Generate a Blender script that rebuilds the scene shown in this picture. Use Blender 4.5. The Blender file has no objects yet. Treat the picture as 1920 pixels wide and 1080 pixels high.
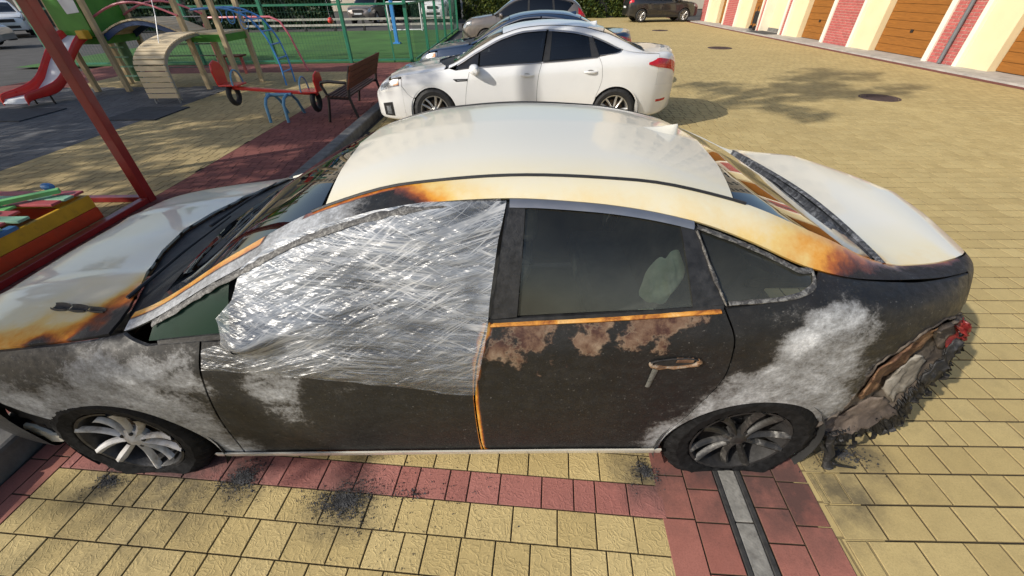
import bpy, bmesh, math, random
import numpy as np
from mathutils import Vector, Matrix
R = math.radians
random.seed(7); RNG = np.random.default_rng(11)
SC = bpy.context.scene; COL = SC.collection
# ---------------------------------------------------------------- camera
CF, CP, CR, CY, CV0 = 745.30, 0.673340, -0.015336, -0.013527, 30.10
CAMP = Vector((0.3798, -1.9325, 1.8668))
def pix_ray(u, v):
    a, b = u-960, v-540-CV0
    cr, sr = math.cos(CR), math.sin(CR)
    x, y = cr*a+sr*b, -sr*a+cr*b
    cp, sp, c, s = math.cos(CP), math.sin(CP), math.cos(CY), math.sin(CY)
    yy, z = CF*cp-y*sp, -CF*sp-y*cp
    return Vector((c*x+s*yy, -s*x+c*yy, z))
_f = pix_ray(960, 540+CV0); _r = pix_ray(961, 540+CV0)-_f; _u = pix_ray(960, 539+CV0)-_f
_f.normalize(); _r.normalize(); _u.normalize()
camd = bpy.data.cameras.new('camera'); cam = bpy.data.objects.new('camera', camd); COL.objects.link(cam)
camd.sensor_fit = 'HORIZONTAL'; camd.sensor_width = 36; camd.lens = CF/1920*36; camd.shift_y = CV0/1920
camd.clip_start = .05; camd.clip_end = 600
cam.matrix_world = Matrix(((_r.x, _u.x, -_f.x, CAMP.x), (_r.y, _u.y, -_f.y, CAMP.y), (_r.z, _u.z, -_f.z, CAMP.z), (0, 0, 0, 1)))
SC.camera = cam
def px(P):                       # world point -> photo pixel (only used to rank pavers by their size in view)
    d = Vector(P)-CAMP; w = d.dot(_f)
    return (960+CF*d.dot(_r)/w, 540+CV0-CF*d.dot(_u)/w, w) if w > .01 else (-9999, -9999, w)
# ---------------------------------------------------------------- sky, sun, exposure
LIGHT = Vector((1.6, .88, -1.1)).normalized()       # the way the sunlight travels
ELEV = math.asin(-LIGHT.z)
world = bpy.data.worlds.new('World'); SC.world = world; world.use_nodes = True
wn, wl = world.node_tree.nodes, world.node_tree.links
sky = wn.new('ShaderNodeTexSky'); sky.sky_type = 'NISHITA'; sky.sun_disc = False
sky.sun_elevation = ELEV; sky.sun_rotation = math.atan2(-LIGHT.x, -LIGHT.y)
sky.air_density = 1.0; sky.dust_density = 2.0; sky.ozone_density = 1.0
wl.new(sky.outputs[0], wn['Background'].inputs[0]); wn['Background'].inputs[1].default_value = .15
sund = bpy.data.lights.new('sun', 'SUN'); sun = bpy.data.objects.new('sun', sund); COL.objects.link(sun)
sund.energy = 4.6; sund.angle = R(.6); sund.color = (1, .94, .84)
sun.rotation_euler = LIGHT.to_track_quat('-Z', 'Y').to_euler(); sun.location = (-20, -8, 14)
SC.view_settings.view_transform = 'Standard'; SC.view_settings.look = 'None'; SC.view_settings.gamma = 1
SC.view_settings.exposure = -.12
SC.view_settings.use_curve_mapping = False
SC.render.engine = 'CYCLES'
try:
    SC.cycles.use_denoising = True; SC.cycles.denoiser = 'OPENIMAGEDENOISE'
except Exception: pass
SC.cycles.max_bounces = 8; SC.cycles.transparent_max_bounces = 16
SC.cycles.caustics_reflective = False; SC.cycles.caustics_refractive = False
SC.cycles.sample_clamp_indirect = 6
# ---------------------------------------------------------------- helpers
def tag(o, label=None, cat=None, group=None, kind=None):
    if label: o['label'] = label
    if cat: o['category'] = cat
    if group: o['group'] = group
    if kind: o['kind'] = kind
    return o
def thing(name, loc, label, cat, group=None, rz=0):
    o = bpy.data.objects.new(name, None); COL.objects.link(o); o.empty_display_size = .2
    o.location = loc; o.rotation_euler = (0, 0, rz)
    return tag(o, label, cat, group)
def root_loc(p):
    while p.parent: p = p.parent
    return Vector(p.location)
def link(name, me, parent=None, mat=None):
    o = bpy.data.objects.new(name, me); COL.objects.link(o)
    if parent: o.parent = parent
    if mat and not me.materials: me.materials.append(mat)
    return o
def copy_tree(o, parent=None):
    c = o.copy(); COL.objects.link(c); c.parent = parent
    for ch in list(o.children): copy_tree(ch, c)
    return c
class MB:
    def __init__(s): s.v = []; s.f = []; s.at = {}
    def add(s, vs, fs):
        n = len(s.v); s.v += [tuple(map(float, v)) for v in vs]; s.f += [tuple(i+n for i in f) for f in fs]; return s
    def box(s, x0, x1, y0, y1, z0, z1):
        return s.add([(x0,y0,z0),(x1,y0,z0),(x1,y1,z0),(x0,y1,z0),(x0,y0,z1),(x1,y0,z1),(x1,y1,z1),(x0,y1,z1)],
                     [(0,3,2,1),(4,5,6,7),(0,1,5,4),(1,2,6,5),(2,3,7,6),(3,0,4,7)])
    def bar(s, p, q, w, h, up=(0,0,1)):
        p, q = Vector(p), Vector(q); d = (q-p).normalized(); u = Vector(up)
        a = d.cross(u)
        if a.length < 1e-4: a = d.cross(Vector((0,1,0)))
        a.normalize(); b = a.cross(d).normalized(); a = a*w/2; b = b*h/2
        vs = [p-a-b, p+a-b, p+a+b, p-a+b, q-a-b, q+a-b, q+a+b, q-a+b]
        return s.add(vs, [(0,1,2,3),(7,6,5,4),(0,4,5,1),(1,5,6,2),(2,6,7,3),(3,7,4,0)])
    def tube(s, pts, r, n=8, closed=False, caps=True):
        P = [Vector(p) for p in pts]; m = len(P); rs = r if hasattr(r, '__len__') else [r]*m
        vs = []; prev = None
        for i in range(m):
            a = P[i-1] if (i or closed) else P[0]; b = P[(i+1) % m] if (i < m-1 or closed) else P[-1]
            d = (b-a).normalized()
            if prev is None:
                u = d.cross(Vector((0,0,1)))
                if u.length < 1e-3: u = d.cross(Vector((1,0,0)))
            else: u = prev-d*prev.dot(d)
            u.normalize(); prev = u; w = d.cross(u)
            vs += [P[i]+(u*math.cos(2*math.pi*k/n)+w*math.sin(2*math.pi*k/n))*rs[i] for k in range(n)]
        fs = []
        for i in range(m if closed else m-1):
            j = (i+1) % m
            fs += [(i*n+k, i*n+(k+1) % n, j*n+(k+1) % n, j*n+k) for k in range(n)]
        if caps and not closed: fs += [tuple(range(n))[::-1], tuple((m-1)*n+k for k in range(n))]
        return s.add(vs, fs)
    def lathe(s, prof, n=32, o=(0,0,0), axis='y', mod=None):   # prof: (radius, offset along axis)
        vs = []
        for k in range(n):
            t = 2*math.pi*k/n; c, d = math.cos(t), math.sin(t)
            for j, (r, a) in enumerate(prof):
                if mod: r = r+mod(t, j, r)
                p = (c*r, a, d*r) if axis == 'y' else (c*r, d*r, a) if axis == 'z' else (a, c*r, d*r)
                vs.append((p[0]+o[0], p[1]+o[1], p[2]+o[2]))
        m = len(prof); fs = []
        for k in range(n):
            l = (k+1) % n
            fs += [(k*m+j, l*m+j, l*m+j+1, k*m+j+1) for j in range(m-1)]
        return s.add(vs, fs)
    def grid(s, G, flip=False):
        nu, nv = len(G), len(G[0])
        fs = [(i*nv+j, (i+1)*nv+j, (i+1)*nv+j+1, i*nv+j+1) for i in range(nu-1) for j in range(nv-1)]
        if flip: fs = [f[::-1] for f in fs]
        return s.add([p for row in G for p in row], fs)
    def prism(s, poly, off):
        n = len(poly); o = Vector(off)
        vs = [Vector(p) for p in poly]+[Vector(p)+o for p in poly]
        return s.add(vs, [tuple(range(n))[::-1], tuple(range(n, 2*n))]+[(i, (i+1) % n, n+(i+1) % n, n+i) for i in range(n)])
    def mesh(s, name, mat=None, o=(0,0,0), smooth=False, ang=40):
        me = bpy.data.meshes.new(name); ox = Vector(o)
        me.from_pydata([(v[0]-ox.x, v[1]-ox.y, v[2]-ox.z) for v in s.v], [], s.f)
        for k, (typ, data) in s.at.items():
            a = me.attributes.new(k, typ, 'POINT'); a.data.foreach_set('color' if typ == 'FLOAT_COLOR' else 'value', np.array(data, float).ravel())
        if mat: me.materials.append(mat)
        bm = bmesh.new(); bm.from_mesh(me); bmesh.ops.recalc_face_normals(bm, faces=bm.faces); bm.to_mesh(me); bm.free()
        if smooth:
            me.shade_smooth(); me.set_sharp_from_angle(angle=R(ang))
        me.update(); return me
    def build(s, name, mat, parent=None, smooth=False, bevel=0, ang=40, recalc=True):
        o = root_loc(parent) if parent else (0,0,0)
        ob = link(name, s.mesh(name, mat, o, smooth, ang), parent)
        if bevel:
            b = ob.modifiers.new('bevel', 'BEVEL'); b.width = bevel; b.segments = 2; b.limit_method = 'ANGLE'; b.angle_limit = R(50)
        return ob
# ---------------------------------------------------------------- material helpers
class NT:
    def __init__(s, name):
        s.m = bpy.data.materials.new(name); s.m.use_nodes = True; s.t = s.m.node_tree
        s.b = s.t.nodes['Principled BSDF']; s.out = s.t.nodes['Material Output']
    def n(s, typ, *a, **k):
        nd = s.t.nodes.new('ShaderNode'+typ)
        for kk, v in k.items():
            if kk.startswith('_'): setattr(nd, kk[1:], v)
            else: s.set(nd.inputs[kk], v)
        for i, v in enumerate(a):
            if v is not None: s.set(nd.inputs[i], v)
        return nd
    def set(s, sock, v):
        if isinstance(v, bpy.types.NodeSocket): s.t.links.new(v, sock)
        elif isinstance(v, bpy.types.Node): s.t.links.new(v.outputs[0], sock)
        else:
            if hasattr(sock.default_value, '__len__') and hasattr(v, '__len__') and len(v) == 3 and len(sock.default_value) == 4: v = (*v, 1)
            elif hasattr(sock.default_value, '__len__') and not hasattr(v, '__len__'): v = [v]*len(sock.default_value)
            sock.default_value = v
    def math(s, op, a, b=0, c=0, clamp=False):
        nd = s.n('Math', a, b, c, _operation=op); nd.use_clamp = clamp; return nd.outputs[0]
    def mix(s, f, a, b, bt='MIX'):
        nd = s.t.nodes.new('ShaderNodeMix'); nd.data_type = 'RGBA'; nd.blend_type = bt
        s.set(nd.inputs[0], f); s.set(nd.inputs[6], a); s.set(nd.inputs[7], b); return nd.outputs[2]
    def ramp(s, f, stops, interp='LINEAR'):
        nd = s.n('ValToRGB', f); nd.color_ramp.interpolation = interp; el = nd.color_ramp.elements
        while len(el) < len(stops): el.new(.5)
        for e, (p, c) in zip(el, stops): e.position = p; e.color = (*c, 1) if hasattr(c, '__len__') else (c, c, c, 1)
        return nd.outputs[0]
    def noise(s, scale, vec=None, detail=4, rough=.55, dist=0, out=0):
        nd = s.n('TexNoise', Scale=scale, Detail=detail, Roughness=rough, Distortion=dist)
        if vec is not None: s.set(nd.inputs['Vector'], vec)
        return nd.outputs[out]
    def pos(s): return s.n('NewGeometry').outputs['Position']
    def obj(s): return s.n('TexCoord').outputs['Object']
    def attr(s, name, out='Fac'):
        return s.n('Attribute', _attribute_name=name).outputs[out]
    def scale(s, vec, sc): return s.n('VectorMath', vec, sc, _operation='MULTIPLY').outputs[0]
    def bump(s, h, strength=.4, dist=.01, normal=None):
        nd = s.n('Bump', Strength=strength, Distance=dist, Height=h)
        if normal is not None: s.set(nd.inputs['Normal'], normal)
        return nd.outputs[0]
    def p(s, **k):
        for kk, v in k.items(): s.set(s.b.inputs[{'col':'Base Color','rough':'Roughness','metal':'Metallic','norm':'Normal','coat':'Coat Weight','coatr':'Coat Roughness','spec':'Specular IOR Level','trans':'Transmission Weight','alpha':'Alpha','ior':'IOR','sheen':'Sheen Weight'}[kk]], v)
        return s.m
def P(name, col, rough=.6, metal=0, var=.18, sc=6, bump=.15, bsc=40, coat=0, dirt=0, spec=.5, rand=0):
    t = NT(name); v = t.obj(); nz = t.noise(sc, v, 5)
    c = t.mix(t.ramp(nz, [(.3, 0), (.7, 1)]), [x*(1-var) for x in col], [min(1, x*(1+var)) for x in col])
    if rand:
        c = t.mix(t.math('MULTIPLY', t.n('ObjectInfo').outputs['Random'], rand), c, [x*.45 for x in col])
    if dirt: c = t.mix(t.math('MULTIPLY', t.ramp(t.noise(sc*2.3, v, 8, .7), [(.5, 0), (.75, 1)]), dirt), c, (.06, .05, .04))
    r = t.math('MULTIPLY_ADD', t.noise(sc*3, v), .25, rough-.12)
    t.p(col=c, rough=r, metal=metal, coat=coat, spec=spec)
    if bump: t.p(norm=t.bump(t.noise(bsc, v, 6), bump, .004))
    return t.m
# ---------------------------------------------------------------- materials
SOOT = [(1.65,-1.0,.34),(2.02,-.80,.26),(1.0,-.93,.2),(-.98,-.95,.2),(-.42,-1.06,.22),(-1.62,-.97,.2),(1.9,-1.02,.2),(-1.3,-.85,.5),(1.4,-.85,.45)]
def soot_mask(t, pos):
    s = None
    sx = t.n('SeparateXYZ', pos); nz = t.noise(9, pos, 6, .7)
    for (x, y, r) in SOOT:
        d = t.n('VectorMath', pos, (x, y, 0), _operation='DISTANCE').outputs['Value']
        m = t.n('MapRange', d, r*1.7, r*.15, 0., 1.).outputs[0]
        s = m if s is None else t.math('MAXIMUM', s, m)
    return t.ramp(t.math('MULTIPLY', s, t.math('MULTIPLY_ADD', nz, 1.5, .1)), [(.32, 0), (.85, 1)])
def paver_mat(name, c1, c2, wavy=0, soot=True, speck=.25, edge=.9):
    t = NT(name); pos = t.pos(); tone = t.attr('tone'); rnd = t.n('ObjectInfo').outputs['Random']
    tn = t.math('ADD', tone, t.math('MULTIPLY', t.math('LESS_THAN', tone, .0005), rnd))
    c = t.mix(tn, c1, c2)
    big = t.ramp(t.noise(1.1, pos, 5, .6), [(.3, 0), (.7, 1)])
    c = t.mix(t.math('MULTIPLY', big, .38), c, [x*.62 for x in c1])
    c = t.mix(t.math('MULTIPLY', t.ramp(t.noise(3.7, pos, 7, .7), [(.55, 0), (.72, 1)]), .4), c, [x*.5+.03 for x in c1])
    fine = t.noise(140, pos, 3, .7)
    c = t.mix(t.math('MULTIPLY', t.ramp(fine, [(.40, 1), (.52, 0)]), speck), c, [x*.5 for x in c1])
    c = t.mix(t.math('MULTIPLY', t.ramp(t.noise(260, pos, 2), [(.62, 0), (.7, 1)]), speck*.8), c, [min(1, x*1.5) for x in c2])
    mott = t.ramp(t.noise(14, pos, 6, .65), [(.45, 0), (.75, 1)])
    c = t.mix(t.math('MULTIPLY', mott, .28), c, [x*.55 for x in c1])
    if soot:
        sm = soot_mask(t, pos); c = t.mix(t.math('MULTIPLY', sm, .72), c, (.04, .039, .038))
        dots = t.ramp(t.noise(55, pos, 2, .5), [(.66, 0), (.70, 1)])
        near = t.n('MapRange', t.n('VectorMath', pos, (-.2, -1.05, 0), _operation='DISTANCE').outputs['Value'], .75, .1, 0., 1.).outputs[0]
        c = t.mix(t.math('MULTIPLY', dots, near), c, (.03, .03, .03))
    c = t.mix(t.math('MULTIPLY', t.attr('edge'), edge if not wavy else .6), c, (.06, .045, .027))
    h = t.noise(90, pos, 5, .6)
    n = t.bump(h, .25, .003)
    if wavy:
        wn_ = t.noise(11, pos, 1.5, .5, 1.8); rid = t.ramp(t.math('ABSOLUTE', t.math('SUBTRACT', wn_, .5)), [(.0, 1), (.055, 0)])
        wn2 = t.noise(14, t.n('VectorMath', pos, (3.1, 7.7, 0), _operation='ADD').outputs[0], 1.5, .5, 1.5); rid2 = t.ramp(t.math('ABSOLUTE', t.math('SUBTRACT', wn2, .52)), [(.0, 1), (.05, 0)])
        n = t.bump(t.math('MAXIMUM', rid, rid2), wavy, .005, n)
    return t.p(col=c, rough=.82, norm=n, spec=.3)
YA, YB = (.50, .365, .125), (.635, .475, .19)
M = {}
M['pav_wavy'] = paver_mat('paver_yellow_relief', (.52, .395, .17), (.64, .50, .235), .3)
M['pav_yellow'] = paver_mat('paver_yellow', (.50, .38, .165), (.60, .47, .215), 0)
M['pav_red'] = paver_mat('paver_red', (.34, .125, .095), (.43, .175, .135), 0)
M['pav_redw'] = paver_mat('paver_red_relief', (.38, .15, .125), (.47, .20, .17), .25)
M['pav_grey'] = paver_mat('paver_grey', (.115, .115, .12), (.17, .17, .175), 0, soot=False)
M['pav_maroon'] = paver_mat('paver_maroon', (.20, .065, .055), (.28, .10, .08), 0, soot=False)
M['pav_sand'] = paver_mat('paver_sand', (.42, .32, .15), (.52, .40, .2), 0, soot=False)
def sheet(name, c1, c2, mort, row=.152, ln=.17):
    t = NT(name); pos = t.pos()
    b = t.n('TexBrick', Vector=pos, Color1=c1, Color2=c2, Mortar=mort, Scale=1., **{'Mortar Size': .006, 'Brick Width': ln, 'Row Height': row, 'Mortar Smooth': .3, 'Bias': 0.})
    b.offset = .37; b.squash = 1.3; b.squash_frequency = 3
    c = t.mix(t.math('MULTIPLY', t.ramp(t.noise(.7, pos, 6, .6), [(.3, 0), (.72, 1)]), .4), b.outputs[0], [x*.66 for x in c1])
    c = t.mix(t.math('MULTIPLY', t.ramp(t.noise(6, pos, 5, .65), [(.45, 0), (.75, 1)]), .35), c, [x*.5 for x in c1])
    return t.p(col=c, rough=.85, spec=.3, norm=t.bump(b.outputs['Fac'], .5, -.004))
M['sheet_yellow'] = sheet('far_yellow_paving', (.50, .38, .165), (.60, .47, .215), (.21, .155, .075))
M['sheet_sand'] = sheet('far_sand_paving', (.42, .32, .15), (.5, .39, .19), (.17, .13, .07))
M['sheet_maroon'] = sheet('far_maroon_paving', (.20, .065, .055), (.27, .10, .08), (.07, .03, .03))
M['sheet_grey'] = sheet('far_grey_paving', (.115, .115, .12), (.16, .16, .165), (.05, .05, .05))
M['joint'] = P('joint_sand', (.045, .038, .03), .95, var=.4, sc=30, bump=.4)
M['asphalt'] = P('asphalt', (.06, .058, .056), .9, var=.3, sc=2, bump=.4, bsc=200)
M['concrete'] = P('concrete', (.42, .40, .36), .85, var=.18, sc=3, bump=.3, bsc=60, dirt=.35)
M['kerb'] = P('kerb_concrete', (.16, .155, .145), .9, var=.3, sc=8, bump=.5, bsc=50, dirt=.4)
M['drain'] = P('drain_concrete', (.25, .24, .215), .8, var=.25, sc=18, bump=.5, bsc=90, dirt=.6)
M['drain_edge'] = P('drain_edge', (.035, .034, .033), .85, var=.4, sc=30, bump=.5)
M['iron'] = P('cast_iron', (.085, .055, .05), .75, metal=.2, var=.3, sc=20, bump=.5, bsc=60)
M['turf'] = P('artificial_turf', (.04, .125, .02), .9, var=.3, sc=.6, bump=.6, bsc=300)
M['mat_rubber'] = P('rubber_tile', (.045, .048, .055), .85, var=.25, sc=5, bump=.4, bsc=150)
M['red_paint'] = P('dark_red_paint', (.25, .012, .013), .38, var=.2, sc=5, bump=.05, coat=.2, dirt=.15)
M['red_plastic'] = P('red_plastic', (.62, .028, .022), .32, var=.1, sc=5, bump=.03, coat=.2)
M['red_faded'] = P('faded_red_paint', (.55, .13, .12), .45, var=.15, sc=6, bump=.05)
M['pink'] = P('faded_pink_tube', (.62, .16, .19), .4, var=.12, sc=6, bump=.03)
M['green_panel'] = P('green_panel', (.05, .24, .02), .5, var=.15, sc=4, bump=.05, dirt=.1)
M['green_tube'] = P('pale_green_paint', (.13, .26, .12), .5, var=.15, sc=6, bump=.08, dirt=.2)
M['green_post'] = P('fence_green', (.025, .19, .11), .45, var=.15, sc=3, bump=.04, dirt=.15)
M['blue_tube'] = P('blue_tube', (.06, .26, .62), .35, var=.12, sc=5, bump=.03, coat=.2)
M['blue_frame'] = P('seesaw_blue', (.12, .30, .45), .45, var=.15, sc=6, bump=.04)
M['blue_dark'] = P('bridge_blue', (.02, .055, .15), .5, var=.2, sc=4, bump=.08)
M['white_metal'] = P('white_steel', (.7, .72, .74), .35, var=.06, sc=4, bump=.02)
M['galv'] = P('galvanised_steel', (.35, .36, .37), .4, metal=.8, var=.15, sc=8, bump=.05)
M['steel_chute'] = P('slide_steel', (.75, .76, .78), .25, metal=.9, var=.06, sc=4, bump=.02)
M['yellow'] = P('yellow_paint', (.62, .36, .02), .5, var=.12, sc=6, bump=.08, dirt=.25)
M['orange_red'] = P('orange_red_paint', (.58, .05, .012), .5, var=.15, sc=6, bump=.08, dirt=.25)
M['mint'] = P('mint_paint', (.25, .48, .33), .5, var=.15, sc=6, bump=.1, dirt=.25)
M['leaf_paint'] = P('bright_green_paint', (.16, .48, .16), .5, var=.12, sc=6, bump=.1)
M['lid_red'] = P('lid_red_paint', (.42, .08, .09), .5, var=.15, sc=6, bump=.1, dirt=.25)
M['lid_blue'] = P('lid_blue_paint', (.05, .17, .36), .5, var=.15, sc=6, bump=.1, dirt=.2)
def wood(name, c, dark=.55, sc=3, ax=(1, 12, 12)):
    t = NT(name); v = t.scale(t.obj(), ax)
    g = t.noise(sc, v, 8, .62, 1.2)
    col = t.mix(t.ramp(g, [(.32, 0), (.68, 1)]), [x*dark for x in c], c)
    col = t.mix(t.math('MULTIPLY', t.n('ObjectInfo').outputs['Random'], .35), col, [x*.7 for x in c])
    return t.p(col=col, rough=.65, norm=t.bump(g, .25, .003), spec=.3)
M['wood_pale'] = wood('pale_pine', (.60, .47, .28), .7, ax=(12, 12, 1))
M['wood_slat'] = wood('bleached_slat', (.74, .60, .39), .82, ax=(1, 12, 12))
M['wood_bench'] = wood('bench_wood', (.16, .045, .022), .6, ax=(12, 1, 12))
M['wood_seat'] = wood('bench_seat_wood', (.085, .04, .03), .6, ax=(12, 1, 12))
M['wood_door'] = wood('garage_door_wood', (.34, .135, .026), .62, 2.2, ax=(10, 1, 14))
M['bench_iron'] = P('bench_iron', (.03, .026, .025), .45, metal=.3, var=.2, sc=10, bump=.1)
M['rubber'] = P('tyre_rubber', (.018, .018, .019), .7, var=.3, sc=9, bump=.2, bsc=90)
M['cream'] = P('cream_plaster', (.72, .62, .39), .85, var=.06, sc=1.5, bump=.15, bsc=80)
M['white_trim'] = P('white_trim', (.80, .74, .62), .7, var=.06, sc=2, bump=.1)
M['brick'] = P('pink_brick', (.46, .115, .105), .8, var=.2, sc=7, bump=.3, bsc=60, rand=.35)
M['mortar'] = P('mortar', (.55, .47, .40), .9, var=.12, sc=12, bump=.4)
M['pipe_dark'] = P('grey_pipe', (.14, .15, .16), .5, var=.1)
M['tree_bark'] = P('bark', (.12, .085, .055), .9, var=.35, sc=9, bump=.8, bsc=30)
def leafm(name, c1, c2):
    t = NT(name); c = t.mix(t.attr('tone'), c1, c2)
    t.p(col=c, rough=.55, spec=.35)
    tr = t.n('BsdfTranslucent', c); mx = t.n('MixShader', .25, t.b, tr); t.t.links.new(mx.outputs[0], t.out.inputs[0])
    return t.m
M['ivy'] = leafm('ivy_leaf', (.02, .05, .012), (.17, .20, .04))
M['leaf'] = leafm('tree_leaf', (.03, .07, .015), (.10, .16, .03))
M['dark_leaf'] = leafm('dark_shrub_leaf', (.012, .03, .012), (.04, .075, .022))
M['ashy'] = P('fire_debris', (.045, .045, .047), .9, var=.7, sc=30, bump=.6, bsc=80)
M['net'] = P('net_wire', (.02, .10, .065), .5, var=.1)
M['facade'] = P('facade_render', (.55, .48, .38), .85, var=.1, sc=.3, bump=.1)
M['window_dark'] = P('facade_window', (.05, .06, .07), .15, var=.1, sc=.5, bump=0)
# ---------------------------------------------------------------- car materials
def burn_mat(name):
    t = NT(name); v = t.obj(); col = t.n('Attribute', _attribute_name='burn'); sp = t.n('SeparateColor', col.outputs['Color'])
    H, A, Ru = sp.outputs[0], sp.outputs[1], sp.outputs[2]
    n1 = t.noise(7, v, 7, .62); n2 = t.noise(34, v, 6, .65); n3 = t.noise(10, t.scale(v, (1, 1, .8)), 9, .7, .25); n4 = t.noise(110, v, 4, .7)
    amp = t.math('MINIMUM', t.math('MULTIPLY', H, 3.), 1.)
    wob = t.math('MULTIPLY', t.math('ADD', t.math('MULTIPLY', t.math('SUBTRACT', n1, .5), .45), t.math('MULTIPLY', t.math('SUBTRACT', n2, .5), .18)), amp)
    h = t.math('ADD', H, wob, clamp=True)
    c = t.ramp(h, [(0., (.78, .75, .645)), (.12, (.80, .72, .50)), (.26, (.80, .57, .20)), (.40, (.74, .33, .035)), (.50, (.42, .11, .010)), (.58, (.13, .032, .008)), (.68, (.016, .012, .011)), (1., (.0068, .0073, .0082))])
    char = t.math('GREATER_THAN', h, .66); ch = t.ramp(h, [(.58, 0), (.7, 1)])
    # char: brown and grey mottle, fine scuffs
    c = t.mix(t.math('MULTIPLY', ch, t.ramp(n3, [(.50, 0), (.75, .5)])), c, (.016, .0155, .0155))
    c = t.mix(t.math('MULTIPLY', ch, t.ramp(t.noise(60, t.scale(v, (.5, 1, 1)), 6, .75, 1.5), [(.62, 0), (.74, .5)])), c, (.10, .098, .094))
    dust = t.noise(19, t.scale(v, (.7, 1, 1.)), 10, .8, .35)
    c = t.mix(t.math('MULTIPLY', ch, t.ramp(dust, [(.48, 0), (.64, .4), (.76, .8)])), c, t.mix(n1, (.015, .0155, .016), (.046, .046, .046)))
    c = t.mix(t.math('MULTIPLY', ch, t.ramp(t.noise(90, v, 4, .7), [(.64, 0), (.70, .7)])), c, (.17, .165, .155))
    # ash and bare metal: a continuous run from char through grey to white, grainy at the edges
    grain = t.noise(48, v, 8, .8); sw = t.noise(9, t.scale(v, (.9, 1, 1.4)), 9, .68, .5)
    a = t.math('ADD', A, t.math('ADD', t.math('MULTIPLY', t.math('SUBTRACT', sw, .5), .95), t.math('ADD', t.math('MULTIPLY', t.math('SUBTRACT', grain, .5), .95), t.math('MULTIPLY', t.math('SUBTRACT', n4, .5), .3))))
    af = t.math('MULTIPLY', t.ramp(a, [(.26, 0), (.42, 1)]), ch)
    ac = t.ramp(t.math('MULTIPLY', a, .8), [(.20, (.020, .019, .018)), (.32, (.050, .048, .046)), (.42, (.16, .16, .16)), (.57, (.28, .287, .295)), (.74, (.49, .505, .525)), (.92, (.80, .82, .84))])
    c = t.mix(af, c, ac)
    # peeled, rusty patches
    r = t.math('ADD', t.math('SUBTRACT', Ru, .12), t.math('ADD', t.math('MULTIPLY', t.math('SUBTRACT', n1, .5), 2.2), t.math('MULTIPLY', t.math('SUBTRACT', n2, .5), .5)))
    rf = t.math('MULTIPLY', t.ramp(r, [(.52, 0), (.66, 1)]), .92)
    rc = t.ramp(t.noise(11, v, 9, .68, .1), [(.30, (.030, .010, .008)), (.43, (.06, .024, .018)), (.50, (.125, .068, .043)), (.60, (.20, .13, .088)), (.72, (.31, .235, .165)), (.80, (.08, .028, .02))])
    edge = t.math('MULTIPLY', t.ramp(r, [(.58, 0), (.63, 1), (.70, 0)]), .3)
    rc = t.mix(edge, rc, (.42, .33, .23))
    c = t.mix(rf, c, rc)
    rough = t.mix(ch, (.34, .34, .34), t.ramp(n2, [(.3, .40), (.7, .68)]))
    bh = t.math('MULTIPLY', t.math('ADD', n2, t.math('ADD', t.math('MULTIPLY', n3, 1.2), t.math('MULTIPLY', n4, .4))), ch)
    bh = t.math('ADD', bh, t.math('MULTIPLY', rf, .5))
    return t.p(col=c, rough=rough, coat=t.math('MULTIPLY', t.math('SUBTRACT', 1., ch), .75), coatr=.06, norm=t.bump(bh, .4, .004), spec=.5)
M['burn'] = burn_mat('scorched_cream_paint')
def paint(name, col, flake=.06, rough=.3, metal=0., dirt=.12):
    t = NT(name); v = t.obj()
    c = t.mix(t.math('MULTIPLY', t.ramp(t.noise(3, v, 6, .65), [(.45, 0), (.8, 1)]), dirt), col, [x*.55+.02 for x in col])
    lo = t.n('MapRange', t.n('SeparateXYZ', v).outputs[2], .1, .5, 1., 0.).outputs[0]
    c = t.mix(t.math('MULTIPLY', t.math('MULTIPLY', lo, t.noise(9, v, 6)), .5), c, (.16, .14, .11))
    return t.p(col=c, rough=rough, metal=metal, coat=1., coatr=.03, spec=.5)
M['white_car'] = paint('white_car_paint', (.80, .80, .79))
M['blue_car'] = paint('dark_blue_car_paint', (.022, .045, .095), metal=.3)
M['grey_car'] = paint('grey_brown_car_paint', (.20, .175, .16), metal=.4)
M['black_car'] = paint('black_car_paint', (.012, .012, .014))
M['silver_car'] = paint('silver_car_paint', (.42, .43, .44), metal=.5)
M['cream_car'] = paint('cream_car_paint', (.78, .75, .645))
M['black_plastic'] = P('black_plastic', (.018, .018, .019), .5, var=.3, sc=12, bump=.2, bsc=60)
M['char'] = P('charred_plastic', (.016, .015, .015), .7, var=.6, sc=18, bump=.9, bsc=35)
M['char_b'] = P('scorched_trim', (.02, .02, .021), .45, var=.6, sc=26, bump=.5, bsc=60)
M['burnt_tyre'] = P('burnt_tyre', (.0085, .0085, .009), .85, var=.7, sc=30, bump=1., bsc=38, spec=.2)
M['chrome'] = P('chrome', (.52, .50, .49), .36, metal=.9, var=.1, bump=0)
M['alloy'] = P('alloy', (.50, .49, .47), .35, metal=.75, var=.15, sc=9, bump=.05)
M['alloy_white'] = P('scorched_alloy', (.70, .68, .64), .42, metal=.45, var=.28, sc=9, bump=.1, dirt=.75)
M['alloy_burnt'] = P('blackened_alloy', (.085, .075, .065), .45, metal=.4, var=.95, sc=9, bump=.3, dirt=1.)
M['disc'] = P('brake_disc', (.13, .09, .06), .5, metal=.6, var=.4, sc=8)
M['dark_in'] = P('dark_interior', (.022, .022, .022), .8, var=.3, bump=.1)
M['seat'] = P('seat_fabric', (.11, .11, .105), .85, var=.4, sc=8, bump=.3)
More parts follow.
